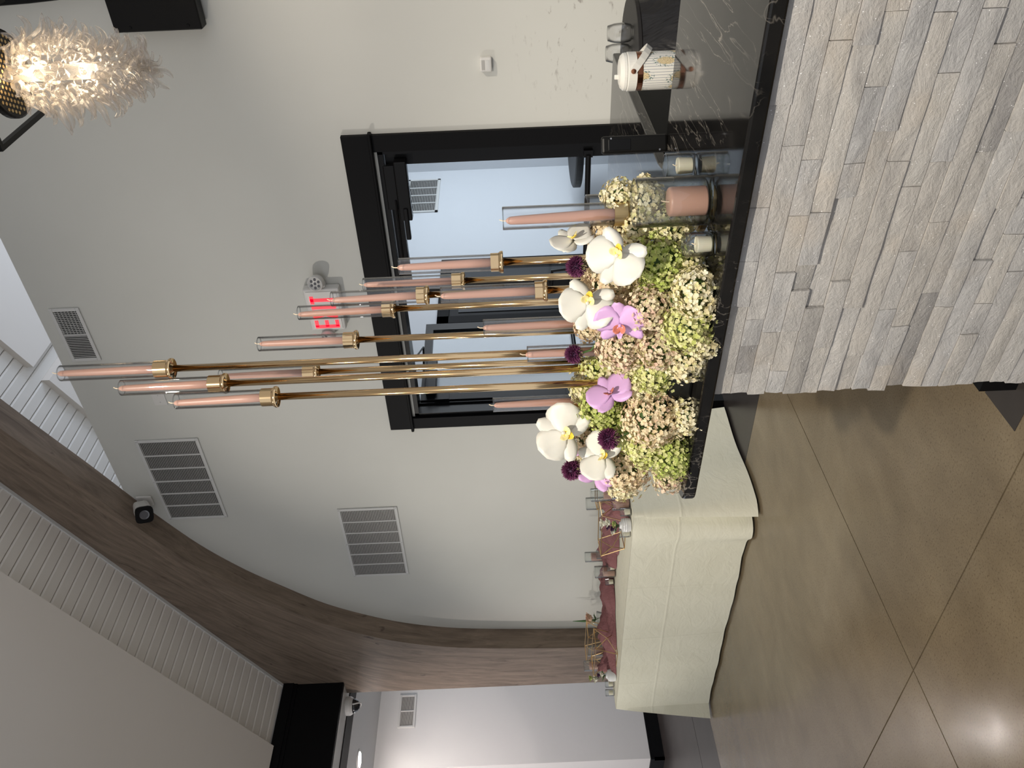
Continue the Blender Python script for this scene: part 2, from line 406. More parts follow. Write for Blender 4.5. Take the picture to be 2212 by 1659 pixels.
panel(-6.72, RX, -6, 3.475); panel(-3.735, RX, 5.06, 9); panel(-6.72, -3.87, 5.06, 9)
# right roof slope beyond the ridge
obj('ceiling_right', MB().prism([(RX, -6, zc(RX)+.02), (7, -6, zc(RX)+.02-SL*6.7), (7, -6, zc(RX)+.15-SL*6.7), (RX, -6, zc(RX)+.15)], (0, 15, 0)), 'panel_paint', kind='structure')
# white batten between boards and beam
mb = MB().prism([(-6.757, 4.045, zc(-6.757)-.012), (-.5, 4.045, zc(-.5)-.012), (-.5, 4.045, zc(-.5)+.02), (-6.757, 4.045, zc(-6.757)+.02)], (0, .025, 0))
obj('trim_3', mb, 'white_paint', kind='structure')
# vestibule behind the doors
obj('wall_vestibule_left', B(-4.05, -3.95, W+.14, 8.95, 0, 2.9), 'vestibule_paint', kind='structure')
obj('wall_vestibule_back', B(-4.05, 1.2, 8.83, 8.95, 0, 2.9), 'vestibule_paint', kind='structure')
obj('wall_vestibule_shade', B(-.35, -.25, W+.14, 6.4, 0, 2.9), 'vestibule_paint', kind='structure')  # unseen wall added to shade the near end of the left vestibule wall
obj('vestibule_ceiling', B(-4.05, -.3, W+.14, 8.95, 2.9, 2.98), 'vestibule_paint', kind='structure')

# glulam arch
inn = [(-6.375, 0), (-6.365, .9), (-6.335, 1.5), (-6.28, 2.06), (-6.19, 2.45), (-6.06, 2.78), (-5.84, 3.17), (-5.57, 3.49), (-5.33, 3.75), (-5.04, 4.0), (-4.77, 4.18), (-4.42, 4.385), (-4.05, 4.585), (-3.46, 4.92), (-2.5, 5.42), (-1.4, 6.0), (-.3, 6.57)]
outp = [(-6.945, 0), (-6.945, .9), (-6.945, 1.5), (-6.945, 2.06), (-6.945, 2.5), (-6.945, 2.9), (-6.945, 3.16), (-6.86, 3.42), (-6.757, 3.70), (-6.3, None), (-5.7, None), (-5.0, None), (-4.5, None), (-3.9, None), (-2.85, None), (-1.75, None), (-.65, None)]
outp = [(x, zc(x)+.012 if z is None else z) for x, z in outp]
def cr(P, n=4):
    out_ = []
    for i in range(len(P)-1):
        p0, p1, p2, p3 = [Vector(P[max(0, min(len(P)-1, j))]) for j in (i-1, i, i+1, i+2)]
        for k in range(n):
            u = k/n; out_.append(.5*((2*p1)+(p2-p0)*u+(2*p0-5*p1+4*p2-p3)*u*u+(3*p1-p0-3*p2+p3)*u**3))
    out_.append(Vector(P[-1])); return out_
ci = cr(inn); co = []
for i in range(len(outp)-1):
    for k in range(4): co.append(Vector(outp[i]).lerp(Vector(outp[i+1]), k/4))
co.append(Vector(outp[-1]))
mb = MB(); mb.uv = []; L = 0
Y0, Y1 = 4.07, 4.27
NA = len(ci); vs = []; sec = 6
for i in range(NA):
    if i: L += ((ci[i]-ci[i-1]).length+(co[i]-co[i-1]).length)/2
    D = (co[i]-ci[i]).length
    ringp = [(ci[i], Y0, 0)] + [(ci[i].lerp(co[i], k/sec), Y0, D*k/sec) for k in range(1, sec+1)] + [(co[i], Y1, D+.2)] + [(ci[i], Y1, -.2)]
    for p, y, vv_ in ringp: vs.append((p.x, y, p.y)); mb.uv.append((L, vv_+3))
m_ = sec+3; fs = []
for i in range(NA-1):
    for k in range(m_):
        k2 = (k+1) % m_; fs.append((i*m_+k, (i+1)*m_+k, (i+1)*m_+k2, i*m_+k2))
mb.add(vs, fs)
ar = obj('arch_beam', mb, 'arch_wood', label='curved brown glued-timber arch beam rising from the floor along the sloped ceiling', cat='beam')
smooth_auto(ar, 35)

# ---- double door
d1 = thing('door_1', (0, 0, 0), kind='structure')
mb = MB(); mb.box(-3.82, -1.68, W-.028, W, 2.205, 2.351); obj('head_casing', mb, 'black_paint', d1)
mb = MB(); mb.box(-3.835, -1.665, W-.045, W, 2.185, 2.205); obj('head_bead', mb, 'black_paint', d1, bevel=.006)
obj('side_casing', B(-1.775, -1.68, W-.024, W, 0, 2.186), 'black_paint', d1)
obj('side_casing', B(-3.82, -3.725, W-.024, W, 0, 2.186), 'black_paint', d1)
mb = MB(); mb.box(DX0, DX0+.03, W, W+.14, 0, DZ); mb.box(DX1-.03, DX1, W, W+.14, 0, DZ); mb.box(DX0, DX1, W, W+.14, DZ-.03, DZ)
mb.box(DX0+.03, DX0+.045, W+.09, W+.105, 0, DZ-.03)
obj('door_frame', mb, 'black_satin', d1)
def leaf(root, wd, hz=2.135):
    lf = thing('door_leaf', parent=root)
    mb = MB(); mb.box(0, .075, -.022, .022, .01, hz); mb.box(wd-.075, wd, -.022, .022, .01, hz)
    obj('stile', MB().box(0, .075, -.022, .022, .01, hz), 'black_satin', lf); obj('stile', MB().box(wd-.075, wd, -.022, .022, .01, hz), 'black_satin', lf)
    obj('rail', MB().box(.075, wd-.075, -.022, .022, hz-.06, hz), 'black_satin', lf); obj('rail', MB().box(.075, wd-.075, -.022, .022, .01, .26), 'black_satin', lf)
    obj('glass_pane', MB().box(.07, wd-.07, -.004, .004, .25, hz-.055), 'pane_glass', lf)
    return lf
lr = leaf(d1, .935); lr.location = (DX1-.03-.935, W+.055, 0)
mb = MB().tube([(.05, -.045, 1.0), (.88, -.045, 1.0)], .016, 10); mb.box(.03, .07, -.05, -.02, .975, 1.025); mb.box(.865, .905, -.05, -.02, .975, 1.025)
obj('push_bar', mb, 'black_satin', lr)
mb = MB().tube([(.04, -.022, 1.21), (.04, -.07, 1.21), (.155, -.07, 1.205), (.165, -.07, 1.09), (.05, -.07, 1.09), (.04, -.022, 1.09)], .011, 8)
obj('pull_handle', mb, 'black_satin', lr)
mb = MB().box(.54, .90, -.085, -.024, 2.015, 2.085); mb.box(.60, .87, -.06, -.022, 2.085, 2.15); mb.box(.42, .62, -.095, -.06, 2.035, 2.062)
obj('door_closer', mb, 'black_satin', lr, bevel=.006)
mb = MB().tube([(.66, -.06, 2.10), (.30, -.09, 2.10), (.12, -.05, 2.13)], .007, 8); obj('closer_arm', mb, 'black_satin', lr)
ll = leaf(d1, .86); ll.location = (DX0+.035, W+.11, 0); ll.rotation_euler = (0, 0, R(86))
mb = MB().box(.06, .36, -.085, -.022, 2.02, 2.10); obj('door_closer', mb, 'black_satin', ll, bevel=.005)
mb = MB().tube([(.2, -.06, 2.115), (.42, -.16, 2.12), (.10, -.35, 2.13)], .007, 8); obj('closer_arm', mb, 'black_satin', ll)
mb = MB().box(-.004, .06, -.03, -.022, 1.93, 2.03); mb.box(-.004, .06, -.03, -.022, 1.0, 1.1); obj('hinge', mb, 'black_satin', ll)
mb = MB().tube([(.07, -.045, 1.0), (.79, -.045, 1.0)], .016, 10); obj('push_bar', mb, 'black_satin', ll)
# black framed opening on the vestibule side wall
d2 = thing('door_2', kind='structure')
mb = MB(); mb.box(-3.95, -3.90, 5.66, 5.76, 0, 2.10); mb.box(-3.95, -3.90, 6.62, 6.72, 0, 2.10); mb.box(-3.95, -3.90, 5.66, 6.72, 2.0, 2.10)
obj('side_casing', mb, 'black_paint', d2)
obj('door_panel', B(-3.95, -3.925, 5.76, 6.62, 0, 2.0), 'black_satin', d2)
obj('window_pane', B(-3.93, -3.918, 5.84, 6.54, .9, 1.92), 'lens', d2)

# ================================================================== wall fixtures
def screw(par, loc, k=1, mat='steel'):
    obj('screw', MB().lathe([(.004*k, 0), (.003*k, .0015*k)], 8, (0, 0, 0), Matrix.Rotation(R(90), 3, 'X')), mat, par, loc=loc)
def grille(name, x0, x1, z0, z1, cols, rows, label, m=.022, tilt=.6):
    """return-air grille on the back wall: frame, mullions, blades"""
    c = ((x0+x1)/2, W, (z0+z1)/2); hw, hz = (x1-x0)/2, (z1-z0)/2
    r = thing(name, c, label, 'vent')
    mb = MB(); f = .012
    mb.box(-hw, hw, -f, -.001, -hz, -hz+m); mb.box(-hw, hw, -f, -.001, hz-m, hz); mb.box(-hw, -hw+m, -f, -.001, -hz+m, hz-m); mb.box(hw-m, hw, -f, -.001, -hz+m, hz-m)
    obj('frame', mb, 'white_metal', r, bevel=.003)
    obj('duct_opening', MB().box(-hw+m, hw-m, -.003, -.0005, -hz+m, hz-m), 'vent_dark', r)
    iw = 2*(hw-m); cw = iw/cols; mw = .010
    mul = MB().box(-mw/2, mw/2, -.010, -.001, -hz+m, hz-m).mesh('mullion'); mul.materials.append(MATS['white_metal'])
    for k in range(1, cols): obj('mullion', mul, None, r, loc=(-hw+m+k*cw, 0, 0))
    st = 2*(hz-m)/rows
    bl = MB()
    h = st*.78
    bl.add([(-cw/2+mw/2, -.009, -h/2), (cw/2-mw/2, -.009, -h/2), (cw/2-mw/2, -.003, h/2), (-cw/2+mw/2, -.003, h/2), (-cw/2+mw/2, -.008, -h/2-.0006), (cw/2-mw/2, -.008, -h/2-.0006)], [(0, 1, 2, 3), (0, 4, 5, 1)])
    for k in range(cols):
        q = MB()
        for j in range(rows):
            z = -hz+m+(j+.5)*st
            q.add([(a, b_, c_+z) for a, b_, c_ in bl.v], bl.f)
        obj('blade', q, 'vent_slat', r, loc=(-hw+m+(k+.5)*cw, 0, 0), kind='stuff')
    for sx_, sz_ in ((-1, -1), (1, -1), (-1, 1), (1, 1), (0, 1), (0, -1)): screw(r, (sx_*(hw-m/2), -.012, sz_*(hz-m/2)))
    return r
grille('return_vent', -4.673, -3.838, 3.73, 4.182, 6, 34, 'white return-air grille high on the wall beside the security camera')
grille('return_vent', -5.471, -4.640, 2.412, 2.877, 6, 34, 'white return-air grille at mid height between door head and arch beam')
# two-part supply register near the ceiling
r = thing('supply_register', (-2.91, W, 4.252), 'white supply register with black egg-crate half below the ceiling edge', 'vent')
mb = MB(); hw, hz, m = .205, .095, .022
mb.box(-hw, hw, -.012, -.001, -hz, -hz+m); mb.box(-hw, hw, -.012, -.001, hz-m, hz); mb.box(-hw, -hw+m, -.012, -.001, -hz+m, hz-m); mb.box(hw-m, hw, -.012, -.001, -hz+m, hz-m); mb.box(-.004, .004, -.010, -.001, -hz+m, hz-m)
obj('frame', mb, 'white_metal', r, bevel=.003)
obj('duct_opening', MB().box(-hw+m, hw-m, -.002, -.0005, -hz+m, hz-m), 'vent_dark', r)
q = MB()
for k in range(13): x = .008+k*.0135; q.box(x, x+.0022, -.009, -.002, -hz+m, hz-m)
for k in range(7): z = -hz+m+(k+.5)*.0215; q.box(.004, hw-m, -.008, -.003, z-.001, z+.001)
obj('egg_crate', q, 'white_metal', r, kind='stuff')
vane = MB().add([(-.006, -.003, -hz+m), (.006, -.010, -hz+m), (.006, -.010, hz-m), (-.006, -.003, hz-m)], [(0, 1, 2, 3)]).mesh('vane'); vane.materials.append(MATS['white_metal'])
for k in range(13): obj('vane', vane, None, r, loc=(-.012-k*.0134, 0, 0))
# small vent on the alcove side wall
r = thing('wall_vent', (-8.73, 4.855, 2.845), 'small two-panel white vent on the alcove wall under the soffit', 'vent')
mb = MB(); hy, hz, m = .20, .098, .024
mb.box(.001, .012, -hy, hy, -hz, -hz+m); mb.box(.001, .012, -hy, hy, hz-m, hz); mb.box(.001, .012, -hy, -hy+m, -hz+m, hz-m); mb.box(.001, .012, hy-m, hy, -hz+m, hz-m); mb.box(.001, .011, -.007, .007, -hz+m, hz-m)
obj('frame', mb, 'white_metal', r, bevel=.003)
obj('duct_opening', MB().box(.0005, .002, -hy+m, hy-m, -hz+m, hz-m), 'vent_dark', r)
for sgn in (-1, 1):
    q = MB()
    for k in range(12):
        z = -hz+m+(k+.5)*.0125; q.add([(.009, -.083, z-.005), (.009, .083, z-.005), (.003, .083, z+.005), (.003, -.083, z+.005)], [(0, 1, 2, 3)])
    obj('blade', q, 'vent_slat', r, loc=(0, sgn*.09, 0), kind='stuff')
# vestibule vent
r = thing('vestibule_vent', (-3.95, 8.20, 2.375), 'white four-column vent on the bluish wall beyond the glass door', 'vent')
mb = MB(); hy, hz, m = .40, .185, .03
mb.box(.001, .012, -hy, hy, -hz, -hz+m); mb.box(.001, .012, -hy, hy, hz-m, hz); mb.box(.001, .012, -hy, -hy+m, -hz, hz); mb.box(.001, .012, hy-m, hy, -hz, hz)
obj('frame', mb, 'white_metal', r)
obj('duct_opening', MB().box(.0005, .002, -hy+m, hy-m, -hz+m, hz-m), 'vent_dark', r)
for k in (1, 2, 3): obj('mullion', MB().box(.002, .011, -.009, .009, -hz+m, hz-m), 'white_metal', r, loc=(0, -hy+m+k*.185, 0))
for k in range(4):
    q = MB()
    for j in range(18):
        z = -hz+m+(j+.5)*.0174; q.add([(.008, -.083, z-.005), (.008, .083, z-.005), (.003, .083, z+.004), (.003, -.083, z+.004)], [(0, 1, 2, 3)])
    obj('blade', q, 'vent_slat', r, loc=(0, -hy+m+(k+.5)*.185, 0), kind='stuff')
# exit sign with two emergency lamp heads
ex = thing('exit_sign', (-2.765, W, 2.625), 'white EXIT sign with red letters and two emergency lamp heads', 'sign')
obj('housing', MB().box(-.155, .155, -.062, -.001, -.112, .112), 'white_plastic', ex, bevel=.012)
obj('face_plate', MB().box(-.138, .138, -.066, -.06, -.095, .095), 'white_plastic', ex, bevel=.003)
LW, LH, LT = .046, .15, .0215
def letter(ch):
    q = MB(); y0, y1 = -.0685, -.0655; h = LH/2; w_ = LW/2
    def bar_(x0, z0, x1, z1):
        d = Vector((x1-x0, 0, z1-z0)); n = Vector((-d.z, 0, d.x)).normalized()*LT/2
        P = [(x0+n.x, y0, z0+n.z), (x0-n.x, y0, z0-n.z), (x1-n.x, y0, z1-n.z), (x1+n.x, y0, z1+n.z)]
        q.prism(P, (0, y1-y0, 0))
    if ch == 'E': bar_(-w_, -h, -w_, h); [bar_(-w_, zz, w_, zz) for zz in (-h+LT/2, 0, h-LT/2)]
    if ch == 'X': bar_(-w_, -h, w_, h); bar_(-w_, h, w_, -h)
    if ch == 'I': bar_(0, -h, 0, h)
    if ch == 'T': bar_(0, -h, 0, h); bar_(-w_-.004, h-LT/2, w_+.004, h-LT/2)
    return q
for ch, x in zip('EXIT', (-.096, -.028, .024, .078)):
    obj('letter', letter(ch), 'exit_red', ex, loc=(x, 0, 0))
for sx_ in (-1, 1):
    mb = MB().box(sx_*.15, sx_*.185, -.05, -.005, -.03, .05); br = obj('lamp_bracket', mb, 'white_plastic', ex, bevel=.008)
    Mx = Matrix.Rotation(R(78), 3, 'X') @ Matrix.Rotation(R(sx_*12), 3, 'Y')
    hd = obj('lamp_head', MB().lathe([(.030, -.03), (.046, -.012), (.048, .03), (.043, .034), (.042, .028)], 24, (sx_*.20, -.055, .012), Mx), 'white_plastic', ex, smooth=True)
    obj('lamp_lens', MB().lathe([(0, .024), (.042, .024)][::-1], 24, (sx_*.20, -.055, .012), Mx), 'steel', hd)
    q = MB()
    for k in range(7):
        a = k*1.0472; rr = 0 if k == 6 else .026
        q.lathe([(.010, 0), (.008, .006), (0, .008)], 10, Vector((sx_*.20, -.055, .012))+Mx @ Vector((rr*math.cos(a), rr*math.sin(a), .025)), Mx)
    obj('led', q, 'lens_glass', hd)
# thermostat
th = thing('thermostat', (-1.333, W, 1.544), 'small white square thermostat on the wall above the scuffed corner', 'thermostat')
obj('body', MB().box(-.036, .036, -.030, 0, -.031, .031), 'white_plastic', th, bevel=.008)
obj('display', MB().box(-.024, .024, -.0315, -.029, .006, .022), 'vent_slat', th)
obj('button_panel', MB().box(-.024, .024, -.0312, -.029, -.018, 0), 'white_metal', th)
pl = thing('blank_plate', (-3.463, W, 3.89), 'white blank cover plate on wall next to the tall candles', 'wall plate')
obj('plate', MB().box(-.058, .058, -.006, 0, -.045, .045), 'white_plastic', pl, bevel=.003)
screw(pl, (-.03, -.006, 0)); screw(pl, (.03, -.006, 0))
# speaker
sp = thing('wall_speaker', (-.80, W, 3.124), 'black flat wall-mounted speaker box beside the chandelier', 'speaker')
obj('cabinet', MB().box(-.285, .6, -.10, -.015, -.213, .213), 'black_plastic', sp, bevel=.006)
obj('mount', MB().box(-.1, .3, -.015, 0, -.1, .1), 'black_plastic', sp)
screw(sp, (-.262, -.10, -.15), 2, 'black_satin'); screw(sp, (-.262, -.10, .13), 2, 'black_satin')
# bullet camera
bc = thing('bullet_camera', (-4.45, W, 4.30), 'white bullet security camera with black square face by the arch beam', 'camera')
obj('mount_plate', MB().box(-.05, .05, -.018, 0, -.06, .06), 'white_plastic', bc, bevel=.012)
obj('arm', MB().tube([(0, -.01, 0), (.005, -.06, -.005), (.015, -.09, -.02)], .018, 10), 'white_plastic', bc, smooth=True)
dv_ = (O+Vector((-1.6, -.3, -.2))-Vector((-4.4, 4.1, 4.25))).normalized(); bx_ = dv_.cross(UP).normalized(); bz_ = bx_.cross(dv_)
Mc = Matrix((bx_, dv_, bz_)).transposed()
def sq(q, y0, y1, hw_, M_, c_):
    P = []
    for k in range(16):
        a = 2*math.pi*(k+.5)/16; x = math.copysign(abs(math.cos(a))**.5, math.cos(a))*hw_; z = math.copysign(abs(math.sin(a))**.5, math.sin(a))*hw_
        P.append(Vector(c_)+M_ @ Vector((x, y0, z)))
    return q.prism(P, M_ @ Vector((0, y1-y0, 0)))
cc_ = (.02, -.12, -.02)
obj('body', sq(MB(), -.06, .15, .056, Mc, cc_), 'white_plastic', bc)
fp = obj('face', sq(MB(), .15, .168, .062, Mc, cc_), 'black_satin', bc)
Mr = Mc @ Matrix.Rotation(R(-90), 3, 'X')
obj('lens', MB().lathe([(.034, .168), (.034, .171), (.026, .169), (0, .169)], 20, cc_, Mr), 'lens_glass', fp)
# dome camera under the soffit
p = onz(750, 1535, 3.148)
dc = thing('dome_camera', (-7.0, 3.97, 3.148), 'white dome security camera under the black soffit', 'camera')
obj('base', MB().lathe([(.085, 0), (.085, -.04), (.07, -.065)], 28), 'white_plastic', dc, smooth=False)
obj('dome', MB().lathe([(.066, -.06), (.062, -.085), (.048, -.11), (.025, -.126), (0, -.13)], 28), 'lens', dc, smooth=True)
obj('shroud', MB().tube([(.066*math.sin(a), .02*math.cos(2*a), -.062-.072*math.cos(a)) for a in [R(-85+17*k) for k in range(11)]], .007, 8), 'white_plastic', dc, smooth=True)
dl = thing('recessed_downlight', (-7.93, 3.92, 3.17), 'round lit recessed downlight in the alcove ceiling', 'ceiling light')
obj('trim_ring', MB().lathe([(.10, 0), (.10, -.006), (.075, -.010), (.07, 0)], 28), 'white_metal', dl)
obj('diffuser', MB().lathe([(0, -.004), (.074, -.004)], 28), 'lamp_glow', dl)

# ================================================================== bar
PB = Vector((-.329, 1.292, 0)); AL = Vector((-.9983, .0584, 0)); AN = Vector((.0584, .9983, 0)); BZ = 1.067
def bar(s, t_, z): p = PB+AL*s+AN*t_; return Vector((p.x, p.y, z))
def onbar(px, py, t_):
    d = ray(px, py); n = AN; return O + d*((PB+AN*t_-O).dot(n)/d.dot(n))
poly = [bar(-1.1, 0, 0)]
c0 = bar(1.205-.055, .055, 0)
for k in range(9):
    a = R(k*90/8); poly.append(c0 + (-AN)*.055*math.cos(a) + AL*.055*math.sin(a))
poly += [Vector((-1.515, 2.985, 0)), Vector((-.915, 2.985, 0)), Vector((-.906, 2.02, 0)), Vector((-.895, 1.965, 0)), bar(.56, .628, 0), bar(-1.1, .628, 0)]
poly = [Vector((p.x, p.y, BZ-.03)) for p in poly]
obj('bar_counter', MB().prism(poly[::-1], (0, 0, .03)), 'black_marble', bevel=.005, label='polished black marble bar top with white veins and rounded corner', cat='countertop')
bc_ = obj('bar_cabinet', MB().prism([bar(s, t_, .10) for s, t_ in ((-1.05, .63), (.50, .63), (.50, 1.05), (-1.05, 1.05))], (0, 0, .82)), 'black_paint', label='black under-bar cabinet hidden behind the marble bar top', cat='cabinet')
obj('toe_kick', MB().prism([bar(s, t_, 0) for s, t_ in ((-1.0, .66), (.47, .66), (.47, 1.0), (-1.0, 1.0))], (0, 0, .1)), 'black_paint', bc_)
bw = thing('drinks_bar', (0, 0, 0), 'drinks bar faced with pale grey split-face stone, under the black marble top', 'bar')
wb = obj('base_cabinet', B(-1.49, -.95, 1.80, 2.93, 0, 1.036), 'black_paint', bw)
obj('plinth', B(-1.555, -.94, 1.785, 2.94, 0, .11), 'black_paint', wb)
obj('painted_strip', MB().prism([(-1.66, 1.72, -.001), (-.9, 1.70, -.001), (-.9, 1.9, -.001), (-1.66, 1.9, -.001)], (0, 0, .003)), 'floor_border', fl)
bf = thing('stone_front', bar(0, .05, 0), parent=bw)
def inbf(p): return p-bf.location
SE = (onbar(1545, 856, .014)-PB).dot(AL); rng = random.Random(11); RH = .0381; z1 = 1.0355; row = 0; NS = 0
mb = MB().prism([inbf(bar(s, t_, 0)) for s, t_ in ((-1.0, .034), (SE-.012, .034), (SE-.012, .17), (-1.0, .17))], (0, 0, 1.036))
obj('backing_wall', mb, 'groove', bf)
while z1 > .02:
    hh = RH
    z0 = max(0, z1-hh)
    s = SE+rng.uniform(-.007, .006); lo = -.95
    while s > lo:
        ln = rng.choice((.07, .10, .13, .17, .22, .28, .36))*rng.uniform(.85, 1.15)
        s2 = max(s-ln, lo)
        if s2-lo < .06: s2 = lo
        face = .013+rng.choice((-.003, -.001, 0, 0, .001, .002, .005)); gp = .0006
        nx = max(2, int((s-s2)/.035)); nz_ = 3 if hh < .05 else 5
        sl1, sl2 = rng.uniform(-.002, .002), rng.uniform(-.003, .003); sd = rng.uniform(0, 50)
        G = []
        for j in range(nz_+1):
            rowp = []
            for i in range(nx+1):
                u, v_ = i/nx, j/nz_
                ss = s-gp-(s-s2-2*gp)*u; zz = z0+gp+(z1-z0-2*gp)*v_
                ed = 0 if 0 < i < nx and 0 < j < nz_ else .0012
                tt_ = face+ed+sl1*(u-.5)+sl2*(v_-.5)+.0022*noise.noise(Vector((ss*22, zz*38, sd)))+.001*noise.noise(Vector((ss*70, zz*90, sd)))
                if i == 0 and abs(s-SE) < .01: ss += .003*noise.noise(Vector((zz*120, sd, 0)))
                rowp.append(inbf(bar(ss, tt_, zz)))
            G.append(rowp)
        q = MB().grid(G); n_ = nx+1
        edge = [(0, i) for i in range(nx+1)]+[(j, nx) for j in range(1, nz_+1)]+[(nz_, i) for i in range(nx-1, -1, -1)]+[(j, 0) for j in range(nz_-1, 0, -1)]
        bk = []
        for j, i in edge:
            p = G[j][i]; dd_ = (p+bf.location-PB).dot(AN); bk.append(p+AN*(.036-dd_))
        e_i = [j*n_+i for j, i in edge]; b0 = len(q.v); q.v += [tuple(p) for p in bk]; ne = len(edge)
        q.f += [(e_i[k], b0+k, b0+(k+1) % ne, e_i[(k+1) % ne]) for k in range(ne)]
        smooth_auto(obj('stone', q, 'stone', bf), 50); NS += 1
        s = s2
    z1 = z0; row += 1
print('stones', NS)

# ---- candles and glass on the bar
def taper(name, base, length, r0, label, group=None, lean=(0, 0)):
    t_ = thing(name, base, label, 'candle', group)
    Lx, Ly = lean
    pts = [(Lx*u*length, Ly*u*length, u*length) for u in (0, .3, .6, .9, .965, .99, 1)]
    obj('wax', MB().tube(pts, [r0, r0*.95, r0*.86, r0*.74, r0*.66, r0*.40, r0*.1], 16), 'wax_pink', t_, smooth=True)
    e = Vector(pts[-1]); obj('wick', MB().tube([e-Vector((0, 0, .004)), e+Vector((0, .001, .007)), e+Vector((.002, .003, .013))], .0012, 6), 'wick', t_)
    return t_
def glass_tube(name, base, length, r, label, group=None, mat='clear_glass', bottom=False, cat='glass shade'):
    th_ = .0022
    if bottom: prof = [(0, .0), (r*.9, 0), (r, .006), (r, length), (r-th_, length), (r-th_, .012), (r*.85, .009), (0, .009)]
    else: prof = [(r, 0), (r, length), (r-th_, length), (r-th_, 0), (r, 0)]
    o = obj(name, MB().lathe_open(prof, 40), mat, smooth=False, loc=base, label=label, cat=cat, group=group)
    obj('rim', MB().tube([((r-th_*.5)*math.cos(a), (r-th_*.5)*math.sin(a), length-.0005) for a in [2*math.pi*k/40 for k in range(41)]], th_*.6, 6, False), 'rim_glass', o, smooth=True)
    return smooth_auto(o, 50)
def glass_vessel(name, base, h, r, label, group=None, mat='thick_glass', floor=.01, cat='candle holder', taper_=1.0):
    th_ = max(.0022, r*.05)
    prof = [(0, 0), (r*.82*taper_, 0), (r*.95*taper_, .003), (r*taper_, .012), (r, h-.002), (r-th_*.5, h), (r-th_, h-.002), (r*taper_-th_, floor+.006), (r*.8*taper_, floor), (0, floor)]
    o = obj(name, MB().lathe_open(prof, 40), mat, loc=base, label=label, cat=cat, group=group)
    obj('rim', MB().tube([((r-th_*.5)*math.cos(a), (r-th_*.5)*math.sin(a), h-.001) for a in [2*math.pi*k/40 for k in range(41)]], th_*.62, 8, False), 'rim_glass', o, smooth=True)
    return smooth_auto(o, 50)
def pillar(name, base, h, r, label, group=None, mat='wax_pink'):
    t_ = thing(name, base, label, 'candle', group)
    obj('wax', MB().lathe([(r*.97, 0), (r, .003), (r, h-.006), (r*.97, h-.002), (r*.9, h), (0, h-.002)], 32), mat, t_, smooth=True)
    obj('wick', MB().tube([(0, 0, h-.003), (.001, 0, h+.008), (.003, 0, h+.014)], .0013, 6), 'wick', t_)
    return t_
def votive(base, s_, lab_g, lab_c, group_g=None, group_c=None):
    g_ = glass_vessel('votive_glass', base, .066*s_, .0265*s_, lab_g, group_g, floor=.009*s_)
    t_ = thing('votive_candle', Vector(base)+Vector((0, 0, .0095*s_)), lab_c, 'candle', group_c)
    obj('wax', MB().lathe([(.0162*s_, 0), (.0178*s_, .028*s_), (.0168*s_, .0305*s_), (0, .030*s_)], 28), 'wax_cream', t_, smooth=False)
    obj('wick', MB().tube([(0, 0, .029*s_), (.001, 0, .036*s_), (.003*s_, .001, .040*s_)], .0011, 6), 'wick', t_)
# base centres read on the marble top
pv1 = onz(1507, 365, BZ); pv2 = onz(1545, 529, BZ); ph = onz(1545, 447, BZ)
votive(pv1+Vector((0, .02, 0)), 1.0, 'small clear votive glass on marble beside the ice bucket side of the big hurricane', 'cream votive candle in the glass nearer the ice bucket')
votive(pv2+Vector((0, .005, 0)), .93, 'small clear votive glass on marble against the hydrangeas', 'cream votive candle in the glass against the hydrangeas')
ph = ph+Vector((0, .03, 0))
glass_vessel('hurricane_glass', ph, .155, .049, 'large clear hurricane glass around a pink pillar candle on the bar', floor=.012)
pillar('pillar_candle', ph+Vector((0, 0, .0125)), .0745, .0292, 'pink pillar candle inside the hurricane glass on the bar')
# single brass holder behind the hurricane
tb = ond(1340, 461, 1.70); tb = Vector((tb.x, tb.y, 0))
def zat(px, py, p): # height of a pixel at the depth of point p
    d = ray(px, py); return H+d.z*dep((p.x, p.y, H))
zc1, zc0 = zat(1325, 461, tb), zat(1356, 461, tb)
bh = thing('candle_stand', (tb.x, tb.y, BZ), 'short matte brass taper stand behind the hurricane glass', 'candle stand')
hb_ = zc0-BZ; ht_ = zc1-BZ
obj('base', MB().lathe([(.045, 0), (.045, .006), (.040, .009), (.008, .011)], 32), 'brass', bh)
obj('stem', MB().lathe([(.0055, .008), (.0055, hb_)], 16), 'brass', bh, smooth=True)
obj('cup', MB().lathe([(.006, hb_-.001), (.0255, hb_), (.0265, hb_+.002), (.0265, ht_), (.0250, ht_), (.0250, hb_+.004), (0, hb_+.004)], 36), 'brass', bh)
taper('taper_candle', (tb.x, tb.y, BZ+hb_+.004), zat(1084, 470, tb)-.012-zc0, .0125, 'pink taper candle in the short matte brass stand', lean=(-.018, -.012))
glass_tube('glass_tube', (tb.x, tb.y, BZ+hb_+.004), zat(1090, 468, tb)-zc0, .0243, 'clear glass tube around the taper in the short brass stand')
# hurricane glass behind the brass stand, half hidden by hydrangeas
pb2 = onz(1480, 452, BZ); pb2 = ond(1268, 460, 1.88)
glass_vessel('hurricane_glass', (pb2.x, pb2.y, BZ), zat(1266, 460, pb2)-BZ, .042, 'clear hurricane glass half hidden among cream hydrangeas behind the brass stand')

